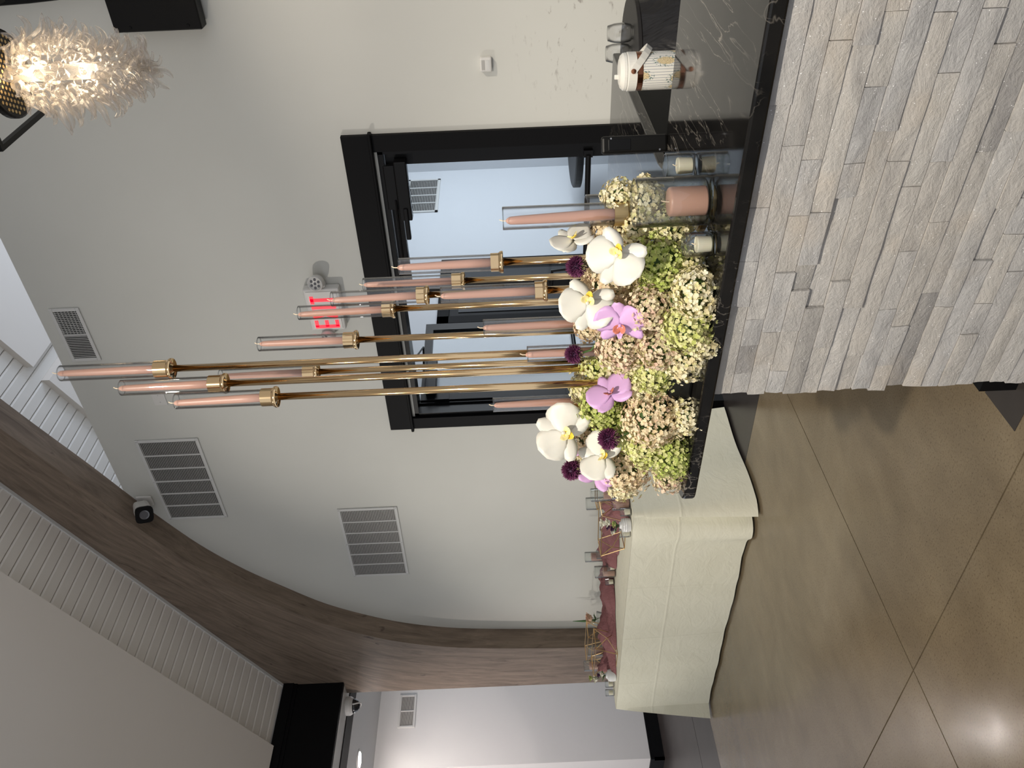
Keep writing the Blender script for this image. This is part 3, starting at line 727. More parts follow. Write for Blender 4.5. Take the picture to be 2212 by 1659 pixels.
# ---- gold cluster candelabra: px of cup bottom, cup top, candle tip, glass top, py at cup, apparent width
ST = [(374, 336, 110, 131, 796, 40), (490, 453, 244, 262, 828, 40), (600, 566, 363, 380, 857, 41), (688, 656, 458, 476, 803, 35), (773, 743, 549, 559, 734, 37),
      (853, 826, 633, 645, 667, 36), (926, 900, 706, 716, 637, 38), (1004, 976, 775, 785, 606, 35), (1087, 1060, 845, 862, 566, 44), (1182, 1155, 939, 952, 627, 46),
      (1275, 1250, 1031, 1044, 697, 40), (1330, 1300, 1123, 1139, 757, 41), (1262, 1238, 1056, 1065, 866, 35)]
ORD = ['tallest', 'second-tallest', 'third-tallest', 'fourth-tallest', 'fifth-tallest', 'sixth-tallest', 'seventh-tallest', 'eighth-tallest', 'ninth-tallest', 'tenth-tallest', 'third-lowest', 'second-lowest', 'lowest']
stems = []
for k, (cb_, ct_, tip, gt, py, wd) in enumerate(ST):
    d_ = F*.046/wd
    d_ = max(d_, 1.90); p = ond(cb_, py, d_)
    if p.x < -1.42: d_ *= 1.42/abs(p.x); p = ond(cb_, py, d_)
    stems.append([p, zat(ct_, py, p), zat(tip, py, p), zat(gt, py, p), d_])
order = sorted(range(len(stems)), key=lambda k: -stems[k][0].z)
cx = sum(s_[0].x for s_ in stems)/len(stems); cy = sum(s_[0].y for s_ in stems)/len(stems)
cd = thing('candelabra', (cx, cy, BZ), 'polished gold cluster candelabra of thirteen slim stems rising behind the flowers', 'candelabra')
for rank, k in enumerate(order):
    p, zt, ztip, zg, d_ = stems[k]; x, y, zb = p.x-cx, p.y-cy, p.z-BZ; ch = zt-p.z; rr = .0205
    obj('foot', MB().lathe([(.036, 0), (.036, .005), (.030, .008), (.009, .012)], 28, (x, y, 0)), 'gold', cd)
    obj('stem', MB().lathe([(.0092, .01), (.0092, zb*.55), (.0086, zb*.55+.001), (.0086, zb+.004)], 18, (x, y, 0)), 'gold', cd, smooth=True)
    f_ = .0255
    cup = MB().lathe([(.0085, zb-.002), (.013, zb+.004), (.021, zb+.003), (f_, zb), (f_+.001, zb+.003), (f_, zb+.007), (rr+.0015, zb+.011), (rr+.0015, zb+ch), (rr, zb+ch), (rr, zb+.014), (0, zb+.014)], 36, (x, y, 0))
    smooth_auto(obj('cup', cup, 'gold', cd), 35)
    o_ = ORD[rank]
    lx = -.012+.006*math.sin(k*2.1); ly = .012*math.cos(k*1.7)
    taper('taper_candle', (p.x, p.y, p.z+.0145), ztip-.013-p.z-.0145, .0108, f'pink taper candle on the {o_} gold stem of the candelabra', 'tapers on the candelabra', (lx, ly))
    glass_tube('glass_tube', (p.x, p.y, p.z+.0145), zg-p.z-.0145, .0198, f'clear glass tube around the taper on the {o_} gold stem', 'glass tubes on the candelabra')

# ---- ice bucket, card reader, cocktail table and wine glasses
p = ond(1400, 153, 2.08); ib = Vector((p.x, p.y, .92))
zt = zat(1332, 153, ib)-.92; rb = .0455
bk_ = thing('ice_bucket', ib, 'white striped ice bucket with hydrangea print, copper band and hinged handle', 'ice bucket')
mb = MB(); n = 40; mb.uv = []
zs = [0, .02, .08, .14, zt-.062]; prof = [(rb*1.03, z) for z in zs]
vs = []; fs = []
for r_, z in prof:
    for k in range(n+1):
        a = 2*math.pi*k/n; vs.append((r_*math.cos(a), r_*math.sin(a), z)); mb.uv.append((k/n*2, z/.21))
for i in range(len(prof)-1):
    for k in range(n): fs.append((i*(n+1)+k, i*(n+1)+k+1, (i+1)*(n+1)+k+1, (i+1)*(n+1)+k))
mb.add(vs, fs); obj('body', mb, 'bucket_print', bk_, smooth=True)
z = zt-.062
obj('copper_band', MB().lathe([(rb*1.03, z), (rb*1.045, z+.001), (rb*1.045, z+.013), (rb*1.02, z+.014)], 40), 'copper', bk_, smooth=False)
obj('collar', MB().lathe([(rb*1.0, z+.014), (rb*1.05, z+.015), (rb*1.05, z+.036), (rb*.96, z+.040)], 40), 'bucket_white', bk_)
ld = obj('lid', MB().lathe([(rb*1.02, z+.040), (rb*1.0, z+.047), (rb*.88, z+.053), (rb*.80, z+.052), (rb*.70, z+.056), (rb*.2, z+.058), (0, z+.058)], 40), 'bucket_white', bk_)
kd = (Vector((0, 0, 0))-Vector((ib.x, ib.y, 0))).normalized(); side = Vector((-kd.y, kd.x, 0))
q = MB(); c_ = -kd*0.0 - side*.012+Vector((0, 0, z+.056))
q.box(-.006, .006, -.003, .003, 0, .012); obj('knob', MB().add([Vector(v_)+c_ for v_ in q.v], q.f), 'bucket_white', ld, bevel=.002)
# handle pivots on the camera-facing flank and swings down to the right
hp = MB(); piv = kd*rb*1.08+Vector((0, 0, z+.026)); piv2 = -kd*rb*1.08+Vector((0, 0, z+.026))
swing = (-side).normalized()
if swing.dot(RT) < 0: swing = -swing
arc = []
for k in range(13):
    a = math.pi*k/12; arc.append((kd*math.cos(a))*rb*1.09+Vector((0, 0, z+.026))+(swing*.78+Vector((0, 0, -.62)))*math.sin(a)*.075)
wv = (swing*.62+Vector((0, 0, .78))).normalized()*.0085
G = [[a_-wv for a_ in arc], [a_+wv for a_ in arc]]
hp.grid(G); ho = obj('handle', hp, 'bucket_white', bk_); so = ho.modifiers.new('solid', 'SOLIDIFY'); so.thickness = .005; so.offset = 0
Mk = Matrix((side, UP, kd)).transposed()
obj('pivot_disc', MB().lathe([(.0065, 0), (.006, .002), (0, .0025)], 20, piv+kd*.002, Mk), 'copper', ho)
# card reader seen from behind, standing on the bar edge
p1, p2 = onz(1441, 289, BZ), onz(1441, 328, BZ); c_ = (p1+p2)/2; wr = (p2-p1).length/2
cr_ = thing('card_reader', c_, 'slim black handheld card reader standing upright on the bar edge', 'card reader', rz=math.atan2(p2.y-p1.y, p2.x-p1.x)+math.pi)
hr = zat(1299, 308, c_)-BZ
obj('shell', MB().box(-wr, wr, -.008, .014, 0, hr), 'black_plastic', cr_, bevel=.006)
obj('battery_cover', MB().box(-wr*.62, wr*.62, -.0092, -.007, hr*.56, hr*.90), 'black_satin', cr_, bevel=.001)
screw(cr_, (-wr*.7, -.008, hr*.12), .7); screw(cr_, (wr*.7, -.008, hr*.86), .7)
ct = thing('cocktail_table', (-1.17, 3.67, 0), 'round cocktail table in a stretched black cover behind the bar', 'table')
G = []
for z_, rr_ in ((0, .47), (.02, .46), (.25, .42), (.5, .37), (.7, .32), (.85, .285), (.885, .280)):
    G.append([Vector((rr_*(1+.10*(1-z_/.9)*math.cos(4*a))*math.cos(a), rr_*(1+.10*(1-z_/.9)*math.cos(4*a))*math.sin(a), z_)) for a in [2*math.pi*k/48 for k in range(49)]])
obj('stretch_cover', MB().grid(G), 'black_fabric', ct, smooth=True)
obj('table_top', MB().lathe([(.279, .88), (.283, .886), (.281, .899), (.27, .9), (0, .9)], 48), 'dark_top', ct)
for k, (px, py) in enumerate(((1369, 73), (1364, 117))):
    p = onz(px, py, .9); dd_ = dep(p)
    gr = 21/F*dd_*1.0; h_ = .108
    lab = ('stemless wine glass standing clear on the round cocktail table', 'stemless wine glass partly hidden behind the ice bucket handle')[k]
    prof = [(0, .0), (gr*.62, 0), (gr*.85, .012), (gr, .045), (gr*.93, .08), (gr*.76, h_), (gr*.74, h_), (gr*.91, .08), (gr*.975, .045), (gr*.82, .014), (gr*.6, .005), (0, .004)]
    o_ = obj('wine_glass', MB().lathe_open(prof, 36), 'clear_glass', loc=p+Vector((0, .02, 0)), label=lab, cat='glass', smooth=True)
# dark round table in the vestibule
vt = thing('side_table', (-3.12, 7.9, 0), 'dark round-edged table in the vestibule seen through the glass door', 'table')
obj('table_top', MB().lathe([(0, .70), (.60, .70), (.60, .765), (.58, .775), (0, .775)], 48), 'dark_top', vt)
obj('pedestal', MB().lathe([(.25, 0), (.25, .02), (.05, .05), (.05, .70)], 24), 'black_satin', vt)

# ================================================================== flowers on the bar
PAL = {'cream': [(.84, .74, .50), (.86, .80, .62), (.78, .68, .42), (.72, .68, .36)],
       'peach': [(.83, .69, .46), (.85, .76, .55), (.76, .60, .38), (.78, .58, .44)],
       'green': [(.46, .54, .14), (.56, .62, .22), (.40, .48, .11), (.66, .66, .30)],
       'lime': [(.60, .64, .22), (.70, .70, .36), (.54, .58, .17), (.76, .72, .42)],
       'pink': [(.80, .64, .48), (.82, .72, .54), (.74, .52, .42), (.68, .62, .36)],
       'mixed': [(.76, .70, .40), (.58, .60, .24), (.82, .76, .54), (.72, .64, .36)]}
TINT = {'cream': (.86, .82, .66), 'peach': (.85, .74, .54), 'green': (.66, .68, .30), 'lime': (.78, .76, .42), 'pink': (.82, .70, .54), 'mixed': (.82, .75, .52)}
def floret(mb, c, nrm, size, colr, rg):
    n = nrm.normalized(); a = n.orthogonal().normalized(); rot = rg.uniform(0, 6.28); b_ = n.cross(a)
    cup_ = rg.uniform(.05, .35)
    for k in range(4):
        an = rot+k*math.pi/2+rg.uniform(-.15, .15); d = a*math.cos(an)+b_*math.sin(an); s_ = n.cross(d)
        L_ = size*rg.uniform(.85, 1.1); w_ = L_*rg.uniform(.40, .52)
        up = n*L_*cup_
        sh = rg.uniform(.86, 1.08); cl = (min(1, colr[0]*sh), min(1, colr[1]*sh), min(1, colr[2]*sh*.96))
        vs = [c, c+d*L_*.45+s_*w_+up*.35, c+d*L_*.92+s_*w_*.75+up, c+d*L_*.92-s_*w_*.75+up, c+d*L_*.45-s_*w_+up*.35, c+d*L_*.55+up*.18]
        mb.add(vs, [(0, 1, 5), (1, 2, 5), (2, 3, 5), (3, 4, 5), (4, 0, 5)], cl)
def hydrangea(px, py, rpx, pal, t_, label, axis=(0, 0, 1), elong=1.15):
    c = onbar(px, py, t_); d_ = dep(c); r = rpx/F*d_
    rg = random.Random(int(px*7+py*3))
    t0 = thing('hydrangea', c, label, 'flower', 'hydrangea heads in the bar arrangement')
    ax = Vector(axis).normalized(); mb = MB()
    N = max(240, int(900*min(1.5, (r/.05)**2)))
    for i in range(N):
        y = 1-2*(i+.5)/N; ph_ = i*2.399963; rr_ = math.sqrt(1-y*y)
        n = Vector((math.cos(ph_)*rr_, math.sin(ph_)*rr_, y))+Vector((rg.uniform(-.16, .16), rg.uniform(-.16, .16), rg.uniform(-.16, .16)))
        n.normalize()
        lump = 1+.30*noise.noise(n*2.2+Vector((px*.1, py*.1, 0)))+.10*noise.noise(n*6+Vector((py*.1, px*.1, 0)))
        q = n*r*(rg.uniform(.78, 1.04) if rg.random() < .93 else rg.uniform(1.04, 1.20))*lump; q += ax*(q.dot(ax))*(elong-1)
        base = rg.choice(PAL[pal]); f_ = .5+.5*n.dot(ax)
        if rg.random() < .55*f_: base = tuple((x+y_)/2 for x, y_ in zip(base, TINT[pal]))
        nn = (n+Vector((rg.uniform(-.5, .5), rg.uniform(-.5, .5), rg.uniform(-.5, .5)))).normalized()
        floret(mb, q, nn, rg.uniform(.0040, .0064), base, rg)
    obj('florets', mb, 'floret', t0, kind='stuff')
    cm = MB().lathe([(0, -.62*r), (.40*r, -.5*r), (.60*r, 0), (.40*r, .5*r), (0, .62*r)], 12)
    obj('flower_core', cm, 'stem_green', t0, smooth=True)
    e = bar(0, 0, 0); foot = Vector((c.x, c.y, 0)); tin = (foot-PB).dot(AN); sin_ = (foot-PB).dot(AL)
    f2 = bar(min(1.02, max(.63, sin_)), min(.17, max(.10, tin+.02)), BZ+.065)
    obj('stem', MB().tube([(0, 0, 0), (f2-c)*.5+Vector((0, 0, -.01)), f2-c], .003, 6), 'stem_green', t0)
# low black trough
tr_ = thing('flower_trough', bar(.82, .14, BZ), 'low black trough holding the flower arrangement on the bar', 'planter')
def inb(s, t_, z): return bar(s, t_, z)-tr_.location
mb = MB().prism([inb(s, t_, BZ) for s, t_ in ((.60, .07), (1.05, .07), (1.05, .19), (.60, .19))][::-1], (0, 0, .055))
obj('trough_body', mb, 'trough_black', tr_, bevel=.008)
obj('floral_foam', MB().prism([inb(s, t_, BZ+.053) for s, t_ in ((.615, .085), (1.035, .085), (1.035, .175), (.615, .175))][::-1], (0, 0, .02)), 'stem_green', tr_)
HD = [(1342, 428, 42, 'cream', .26, 'cream hydrangea head standing behind the brass taper stand'),
      (1400, 432, 36, 'cream', .24, 'cream hydrangea head seen through the big hurricane glass'),
      (1318, 508, 44, 'peach', .24, 'peach-cream hydrangea head beside the topmost white orchid'),
      (1452, 492, 46, 'mixed', .19, 'mixed cream-green hydrangea head behind the hurricane glass foot'),
      (1425, 560, 54, 'green', .14, 'bright green hydrangea head under the flat white orchid'),
      (1490, 566, 32, 'mixed', .13, 'small cream-green hydrangea head behind the votive'),
      (1318, 612, 58, 'peach', .20, 'large peach hydrangea head between two white orchids'),
      (1505, 630, 52, 'cream', .05, 'cream hydrangea head hanging low to the marble beside the votive'),
      (1425, 618, 40, 'green', .17, 'deep green hydrangea head tucked under the peach one'),
      (1405, 664, 46, 'pink', .10, 'pink-flushed cream hydrangea head below the mauve orchid bud side'),
      (1490, 700, 56, 'lime', .045, 'lime hydrangea head hanging over the marble edge'),
      (1522, 738, 34, 'cream', .02, 'creamy tip hydrangea head hanging lowest over the marble edge'),
      (1350, 742, 58, 'pink', .15, 'pink and cream hydrangea head beside the small purple allium'),
      (1425, 748, 44, 'pink', .09, 'pinkish hydrangea head in the middle of the front'),
      (1484, 778, 42, 'cream', .07, 'cream hydrangea head above the bare marble edge'),
      (1275, 705, 32, 'peach', .27, 'peach hydrangea head behind the mauve orchid with open wings'),
      (1416, 794, 50, 'lime', .11, 'pale lime hydrangea head at the centre of the arrangement'),
      (1300, 790, 38, 'lime', .22, 'yellow-green hydrangea head against the gold stems'),
      (1268, 836, 36, 'cream', .24, 'cream hydrangea head at the foot of the hindmost taper'),
      (1302, 880, 46, 'green', .17, 'green hydrangea head beside the rounded mauve orchid'),
      (1395, 838, 44, 'cream', .13, 'beige-cream hydrangea head below the rounded mauve orchid'),
      (1412, 900, 62, 'peach', .07, 'largest peach-cream hydrangea head at the front'),
      (1482, 900, 40, 'cream', .05, 'cream hydrangea head with tip over the marble edge near the corner'),
      (1402, 964, 48, 'lime', .06, 'yellow-cream hydrangea head under the middle purple allium'),
      (1456, 984, 48, 'green', .04, 'fresh green hydrangea head near the rounded marble corner'),
      (1447, 1026, 34, 'pink', .06, 'pink-cream hydrangea head at the rounded marble corner'),
      (1352, 1008, 52, 'peach', .12, 'peach hydrangea head at the end of the arrangement by the far table'),
      (1346, 1046, 34, 'cream', .13, 'cream hydrangea tip pointing to the far table'),
      (1272, 938, 42, 'peach', .20, 'tan hydrangea head behind the white orchid by the wall edge of the door'),
      (1268, 984, 30, 'cream', .19, 'small yellow-cream hydrangea head behind two white orchids'),
      (1336, 926, 42, 'green', .14, 'green hydrangea head behind the middle purple allium'),
      (1360, 560, 40, 'cream', .20, 'cream hydrangea head hidden under the flat white orchid'),
      (1378, 486, 46, 'cream', .215, 'cream hydrangea head between the hurricane glass and the peach one'),
      (1392, 398, 20, 'cream', .25, 'tiny cream hydrangea sprig beside the hurricane glass rim'),
      (1458, 448, 32, 'mixed', .235, 'cream-green hydrangea head low behind the pink pillar'),
      (1376, 690, 44, 'peach', .16, 'peach-cream hydrangea head under the open-winged mauve orchid'),
      (1330, 820, 40, 'cream', .19, 'cream hydrangea head behind the rounded mauve orchid'),
      (1370, 800, 40, 'mixed', .16, 'mixed cream-green hydrangea head behind the pale lime one')]
for k, (px, py, rp, pal, t_, lab) in enumerate(HD):
    a_ = random.Random(k); hydrangea(px, py, rp, pal, t_, lab, (a_.uniform(-.6, .6), -.6, a_.uniform(-.3, .8)))
# small side sprig by the hurricane glass
def petal(L_, wprof, bend=.2, cupx=.15, n=7, m_=5, tip=0):
    P = []
    for i in range(n):
        u = i/(n-1); w_ = wprof(u)*L_; row_ = []
        for j in range(m_):
            v_ = -1+2*j/(m_-1)
            row_.append(Vector((v_*w_, u*L_, bend*L_*u*u - cupx*w_*v_*v_ + .022*L_*math.sin(5*v_+8*u)*u + .05*w_*abs(v_))))
        P.append(row_)
    return MB().grid(P)
wide = lambda u: .07+.55*math.sin(math.pi*min(1, u**1.25*.93+.02))**.75
narrow = lambda u: .06+.28*math.sin(math.pi*min(1, u*.92+.04))**.8
def orient(z, roll):
    z = z.normalized(); upv = (UP-z*UP.dot(z)).normalized(); rt_ = upv.cross(z).normalized()
    y = upv*math.cos(roll)+rt_*math.sin(roll); x = y.cross(z)
    return Matrix((x, y, z)).transposed()
def orchid(px, py, size_px, t_, roll, matn, label, yaw=0, pitch=0, parts=(1, 1, 1, 1, 1)):
    c = onbar(px, py, t_); d_ = dep(c); S = size_px/F*d_
    z = (O-c).normalized(); z = Matrix.Rotation(R(yaw), 3, 'Z') @ z; z = (z+UP*math.tan(R(pitch))).normalized()
    Mo = orient(z, R(roll)).to_4x4(); Mo.translation = c
    t0 = thing('orchid', (0, 0, 0), label, 'flower', 'orchid blooms in the bar arrangement'); t0.matrix_world = Mo
    def put(nm, mb, ang, zoff, mat, sc_=1):
        Rz = Matrix.Rotation(R(ang), 4, 'Z')
        o_ = obj(nm, MB().add([(Rz @ Vector(v_))*sc_+Vector((0, 0, zoff)) for v_ in mb.v], mb.f), mat, t0, smooth=True)
        so = o_.modifiers.new('solid', 'SOLIDIFY'); so.thickness = .0006
        return o_
    for ang, k in ((0, 0), (128, 1), (-128, 2)):
        put('sepal', petal(.56*S, narrow, .12, .35), ang, -.003, matn)
    for ang, k in ((68, 3), (-68, 4)):
        put('petal', petal(.58*S, wide, .14, .22, 9, 7), ang, .002, matn)
    lipm = 'orchid_lip' if matn == 'orchid_white' else 'orchid_mauve'
    lp = put('lip', petal(.22*S, narrow, .9, -.6), 180, .004, lipm)
    for ang in (130, -130): put('lip_lobe', petal(.16*S, wide, 1.1, -.4), ang, .004, 'orchid_throat' if matn == 'orchid_white' else 'orchid_rust', .9)
    cmb = MB().lathe([(.0, 0), (.035*S, .01*S), (.04*S, .05*S), (.03*S, .09*S), (0, .10*S)], 12)
    obj('column', cmb, matn, t0, smooth=True)
    # stalk back into the flowers (in local space)
    inv = Mo.inverted(); tgt = c+AN*.05+Vector((0, 0, -.05))
    obj('stalk', MB().tube([Vector((0, 0, -.001)), Vector((0, -.006, -.015)), inv @ tgt], .0022, 6), 'stem_brown', t0, smooth=True)
orchid(1236, 517, 84, .20, 60, 'orchid_white', 'white orchid turned edge-on above the peach hydrangea near the brass stand', 55, 5)
orchid(1334, 553, 118, .08, -58, 'orchid_white', 'largest white orchid lying flat over the green hydrangea', 5, 18)
orchid(1270, 655, 108, .12, -70, 'orchid_white', 'white orchid between the purple alliums in front of the gold stems', 5, 5)
orchid(1218, 935, 112, .12, 25, 'orchid_white', 'white orchid rising highest beside the black door casing', 0, 5)
orchid(1300, 985, 98, .08, 20, 'orchid_white', 'white orchid directly below the middle purple allium', 15, 20)
orchid(1340, 700, 100, .08, 80, 'orchid_mauve', 'mauve orchid with open wings beside the white orchid', -35, 10)
orchid(1318, 850, 90, .10, 70, 'orchid_mauve', 'rounded mauve orchid over the cream and green hydrangeas', 35, 15)
orchid(1290, 1024, 74, .12, 120, 'orchid_mauve', 'mauve orchid peeping below the white one near the far table', 10, 0)
orchid(1238, 972, 52, .18, 150, 'orchid_mauve', 'small mauve orchid half hidden behind the highest white orchid', 60, 0)
# purple alliums
def allium(px, py, rpx, t_, label, bend):
    c = onbar(px, py, t_); r = rpx/F*dep(c); rg = random.Random(int(px+py))
    t0 = thing('allium', c, label, 'flower', 'purple alliums in the bar arrangement')
    mb = MB(); N = 620
    for i in range(N):
        y = 1-2*(i+.5)/N; ph_ = i*2.399963; rr_ = math.sqrt(1-y*y)
        n = (Vector((math.cos(ph_)*rr_, math.sin(ph_)*rr_, y))+Vector((rg.uniform(-.15, .15), rg.uniform(-.15, .15), rg.uniform(-.15, .15)))).normalized()
        a = n.orthogonal().normalized(); b_ = n.cross(a); L_ = r*rg.uniform(.84, 1.06); w_ = r*.045
        k = rg.random(); cl = (.115+.10*k, .026+.03*k, .075+.07*k)
        if n.z < -.55 and rg.random() < .5: cl = (.30, .26, .14)
        p0, p1, p2 = n*r*.4, n*L_*.86, n*L_
        vs = [p0+a*w_*.4, p0-a*w_*.2+b_*w_*.35, p0-a*w_*.2-b_*w_*.35, p1+a*w_, p1-a*w_*.5+b_*w_*.87, p1-a*w_*.5-b_*w_*.87, p2]
        mb.add(vs, [(0, 1, 4, 3), (1, 2, 5, 4), (2, 0, 3, 5), (3, 4, 6), (4, 5, 6), (5, 3, 6)], cl)
    obj('florets', mb, 'floret', t0, kind='stuff')
    obj('flower_core', MB().lathe([(0, -.55*r), (.4*r, -.38*r), (.55*r, 0), (.4*r, .38*r), (0, .55*r)], 12), 'petal_plum', t0, smooth=True)
    e = Vector(bend); obj('stem', MB().tube([Vector((0, 0, -.4*r)), Vector((0, 0, -1.1*r))+e*.25, e*.7+Vector((0, 0, -.01)), e], .0025, 8), 'stem_green', t0, smooth=True)
allium(1245, 576, 25, .16, 'purple allium in front of the gold stems beside the edge-on orchid', (.005, .03, -.09))
allium(1240, 765, 22, .17, 'purple allium on a curved green stem between mauve orchids', (.055, -.02, -.055))
allium(1315, 948, 26, .07, 'purple allium resting over the white orchid in the middle', (.03, .05, -.09))
allium(1235, 1016, 24, .14, 'purple allium standing alone at the far table end', (.045, .01, -.08))

# ================================================================== far table
TX0, TX1, TY0, TY1, TZ = -6.13, -3.81, 3.345, 4.20, .755
tb_ = thing('banquet_table', (0, 0, 0), 'long rectangular banquet table hidden under the ivory cloth by the wall', 'table')
obj('table_top', B(TX0+.01, TX1-.01, TY0+.01, TY1-.01, TZ-.03, TZ-.004), 'white_plastic', tb_)
for x in (TX0+.2, TX1-.2):
    for y in (TY0+.12, TY1-.12): obj('leg', MB().tube([(x, y, 0), (x, y, TZ-.03)], .015, 10), 'steel', tb_)
hemp = [onz(px, py, .012) for px, py in ((1530, 1553), (1531, 1485), (1548, 1423), (1570, 1347), (1595, 1253), (1606, 1181), (1614, 1145), (1630, 1116), (1636, 1092))]
def hem_y(x):
    P = sorted((p.x, p.y) for p in hemp)
    if x <= P[0][0]: return P[0][1]
    for (xa0, ya0), (xb0, yb0) in zip(P, P[1:]):
        if x <= xb0:
            u = (x-xa0)/(xb0-xa0+1e-9); return ya0+(yb0-ya0)*u
    return P[-1][1]
per = []   # (top point, outward normal, kind)
rc = .03
def corner(cx_, cy_, a0):
    for k in range(7):
        a = R(a0+k*15); per.append((Vector((cx_+rc*math.cos(a), cy_+rc*math.sin(a))), Vector((math.cos(a), math.sin(a)))))
N1 = 90
for k in range(24): per.append((Vector((TX0, TY1-rc-(TY1-TY0-2*rc)*k/24)), Vector((-1, 0))))
corner(TX0+rc, TY0+rc, 180)
for k in range(1, N1): per.append((Vector((TX0+rc+(TX1-TX0-2*rc)*k/N1, TY0)), Vector((0, -1))))
corner(TX1-rc, TY0+rc, 270)
for k in range(1, 33): per.append((Vector((TX1, TY0+rc+(TY1-TY0-rc)*k/32)), Vector((1, 0))))
vs = []; rows = 22
for i, (p, n) in enumerate(per):
    for j in range(rows+1):
        v_ = j/rows; e = .004+.035*v_**.8; z = TZ+.003-(TZ-.012)*v_
        if j == 0: e = 0; z = TZ+.004
        if n.y < -.9:
            hy = TY0-hem_y(p.x-.02); hy = max(-.02, min(.17, hy))
            e = .004+hy*v_**1.25
            dx = TX1-p.x
            e += v_**.7*(.085*math.exp(-((dx-.17)/.09)**2)-.075*math.exp(-((dx-.035)/.035)**2))
            e += .006*v_*math.sin(p.x*9+1)+.004*v_*math.sin(p.x*23+v_*3)
        elif n.x > .9:
            dy = p.y-TY0; e = .004+.10*v_**.9+.014*v_*math.sin(dy*9)-.01*v_*dy
        elif n.x < -.9: e = .004+.07*v_+.012*v_*math.sin(p.y*14)
        else: e = .004+.10*v_**.9
        q = p+n*e; vs.append((q.x, q.y, z))
c = rows+1; fs = [(i*c+j, (i+1)*c+j, (i+1)*c+j+1, i*c+j+1) for i in range(len(per)-1) for j in range(rows)]
mb = MB().add(vs, fs)
top = [(p.x, p.y, TZ+.004) for p, n in per]; mb.add(top, [tuple(range(len(top)))])
tc_ = obj('tablecloth', mb, 'tablecloth', label='ivory floor-length tablecloth with fold creases draped over the long table', cat='tablecloth')
smooth_auto(tc_, 60)
TT = TZ+.006
# mauve gauze runner bunched along the middle
P = []; nx = 110
for i in range(nx+1):
    u = i/nx; x = -3.92-u*1.95; yc = 3.60+.36*math.sin(math.pi*min(1, u*1.05))-.05*u; row_ = []
    for j in range(15):
        v_ = -1+2*j/14; wdt = .135+.05*math.sin(u*17+1)+.03*math.sin(u*41)
        zz = TT+.002+max(0, (.040+.034*math.sin(u*33+v_*4)+.030*math.sin(u*57+v_*9+1)+.026*math.sin(v_*11+u*20))*(1-abs(v_)**3)+.012)
        if j in (0, 14): zz = TT+.001
        row_.append(Vector((x+.02*math.sin(v_*7+u*30), yc+v_*wdt, zz)))
    P.append(row_)
obj('table_runner', MB().grid(P), 'runner_fabric', smooth=True, label='bunched mauve gauze runner along the ivory tablecloth', cat='table runner')
def ontab(px, py, dx=0, dy=0):
    p = onz(px, py, TT); p.x = min(TX1-.055, max(TX0+.05, p.x+dx)); p.y = min(TY1-.08, max(TY0+.05, p.y+dy)); p.z = TT; return p
def pil_glass(px, py, gh, gr, ph_, pr, gl, pl_, dx=0, dy=0):
    p = ontab(px, py, dx, dy)
    glass_vessel('hurricane_glass', p, gh, gr, gl, floor=.006)
    pillar('pillar_candle', p+Vector((0, 0, .0065)), ph_, pr, pl_)
pil_glass(1318, 1052, .20, .048, .10, .034, 'clear hurricane glass behind the mauve orchid on the long table', 'pink pillar candle behind the mauve orchid on the long table')
pil_glass(1357, 1084, .23, .045, .14, .032, 'tall clear hurricane glass nearest the table corner', 'tall pink pillar in the hurricane glass nearest the table corner', -.03, .10)
pil_glass(1361, 1090, .11, .043, .080, .034, 'short clear hurricane glass at the table corner', 'short pink pillar at the table corner', -.01, .02)
pil_glass(1322, 1201, .21, .040, .155, .033, 'clear hurricane glass of the taller pink pillar before the shadows on the wall', 'taller pink pillar before the candle shadows on the wall', 0, 0)
pil_glass(1324, 1193, .13, .036, .095, .030, 'clear hurricane glass of the shorter pillar beside the gold terrarium end', 'shorter pink pillar beside the gold terrarium end', .02, -.03)
pil_glass(1329, 1234, .155, .046, .085, .036, 'wide clear hurricane glass over the runner middle', 'squat pink pillar over the runner middle')
pil_glass(1324, 1448, .23, .042, .18, .032, 'tall clear hurricane glass near the brown arch column', 'tall pink pillar near the brown arch column', 0, .05)
pil_glass(1322, 1440, .19, .042, .13, .032, 'clear hurricane glass between gold frame and white vase', 'pink pillar between gold frame and white vase', .05, .12)
pil_glass(1320, 1475, .12, .040, .055, .033, 'low clear hurricane glass beyond the white vase at the table end', 'low pink pillar beyond the white vase at the table end', 0, .05)
for px, py, w1, dx, dy in ((1364, 1101, 'in front of the corner pillars', .0, 0), (1364, 1164, 'in front of the gold terrarium', 0, 0), (1320, 1213, 'behind the runner beside the tall pillar', 0, 0), (1329, 1224, 'on the runner beside the wide hurricane', .02, -.02), (1327, 1256, 'alone on the middle of the runner', 0, 0), (1326, 1477, 'beside the white vase at the table end', 0, 0), (1326, 1503, 'standing alone at the last table corner', 0, 0)):
    votive(ontab(px, py, dx, dy), 1.05, f'clear votive glass {w1}', f'cream votive candle {w1}')
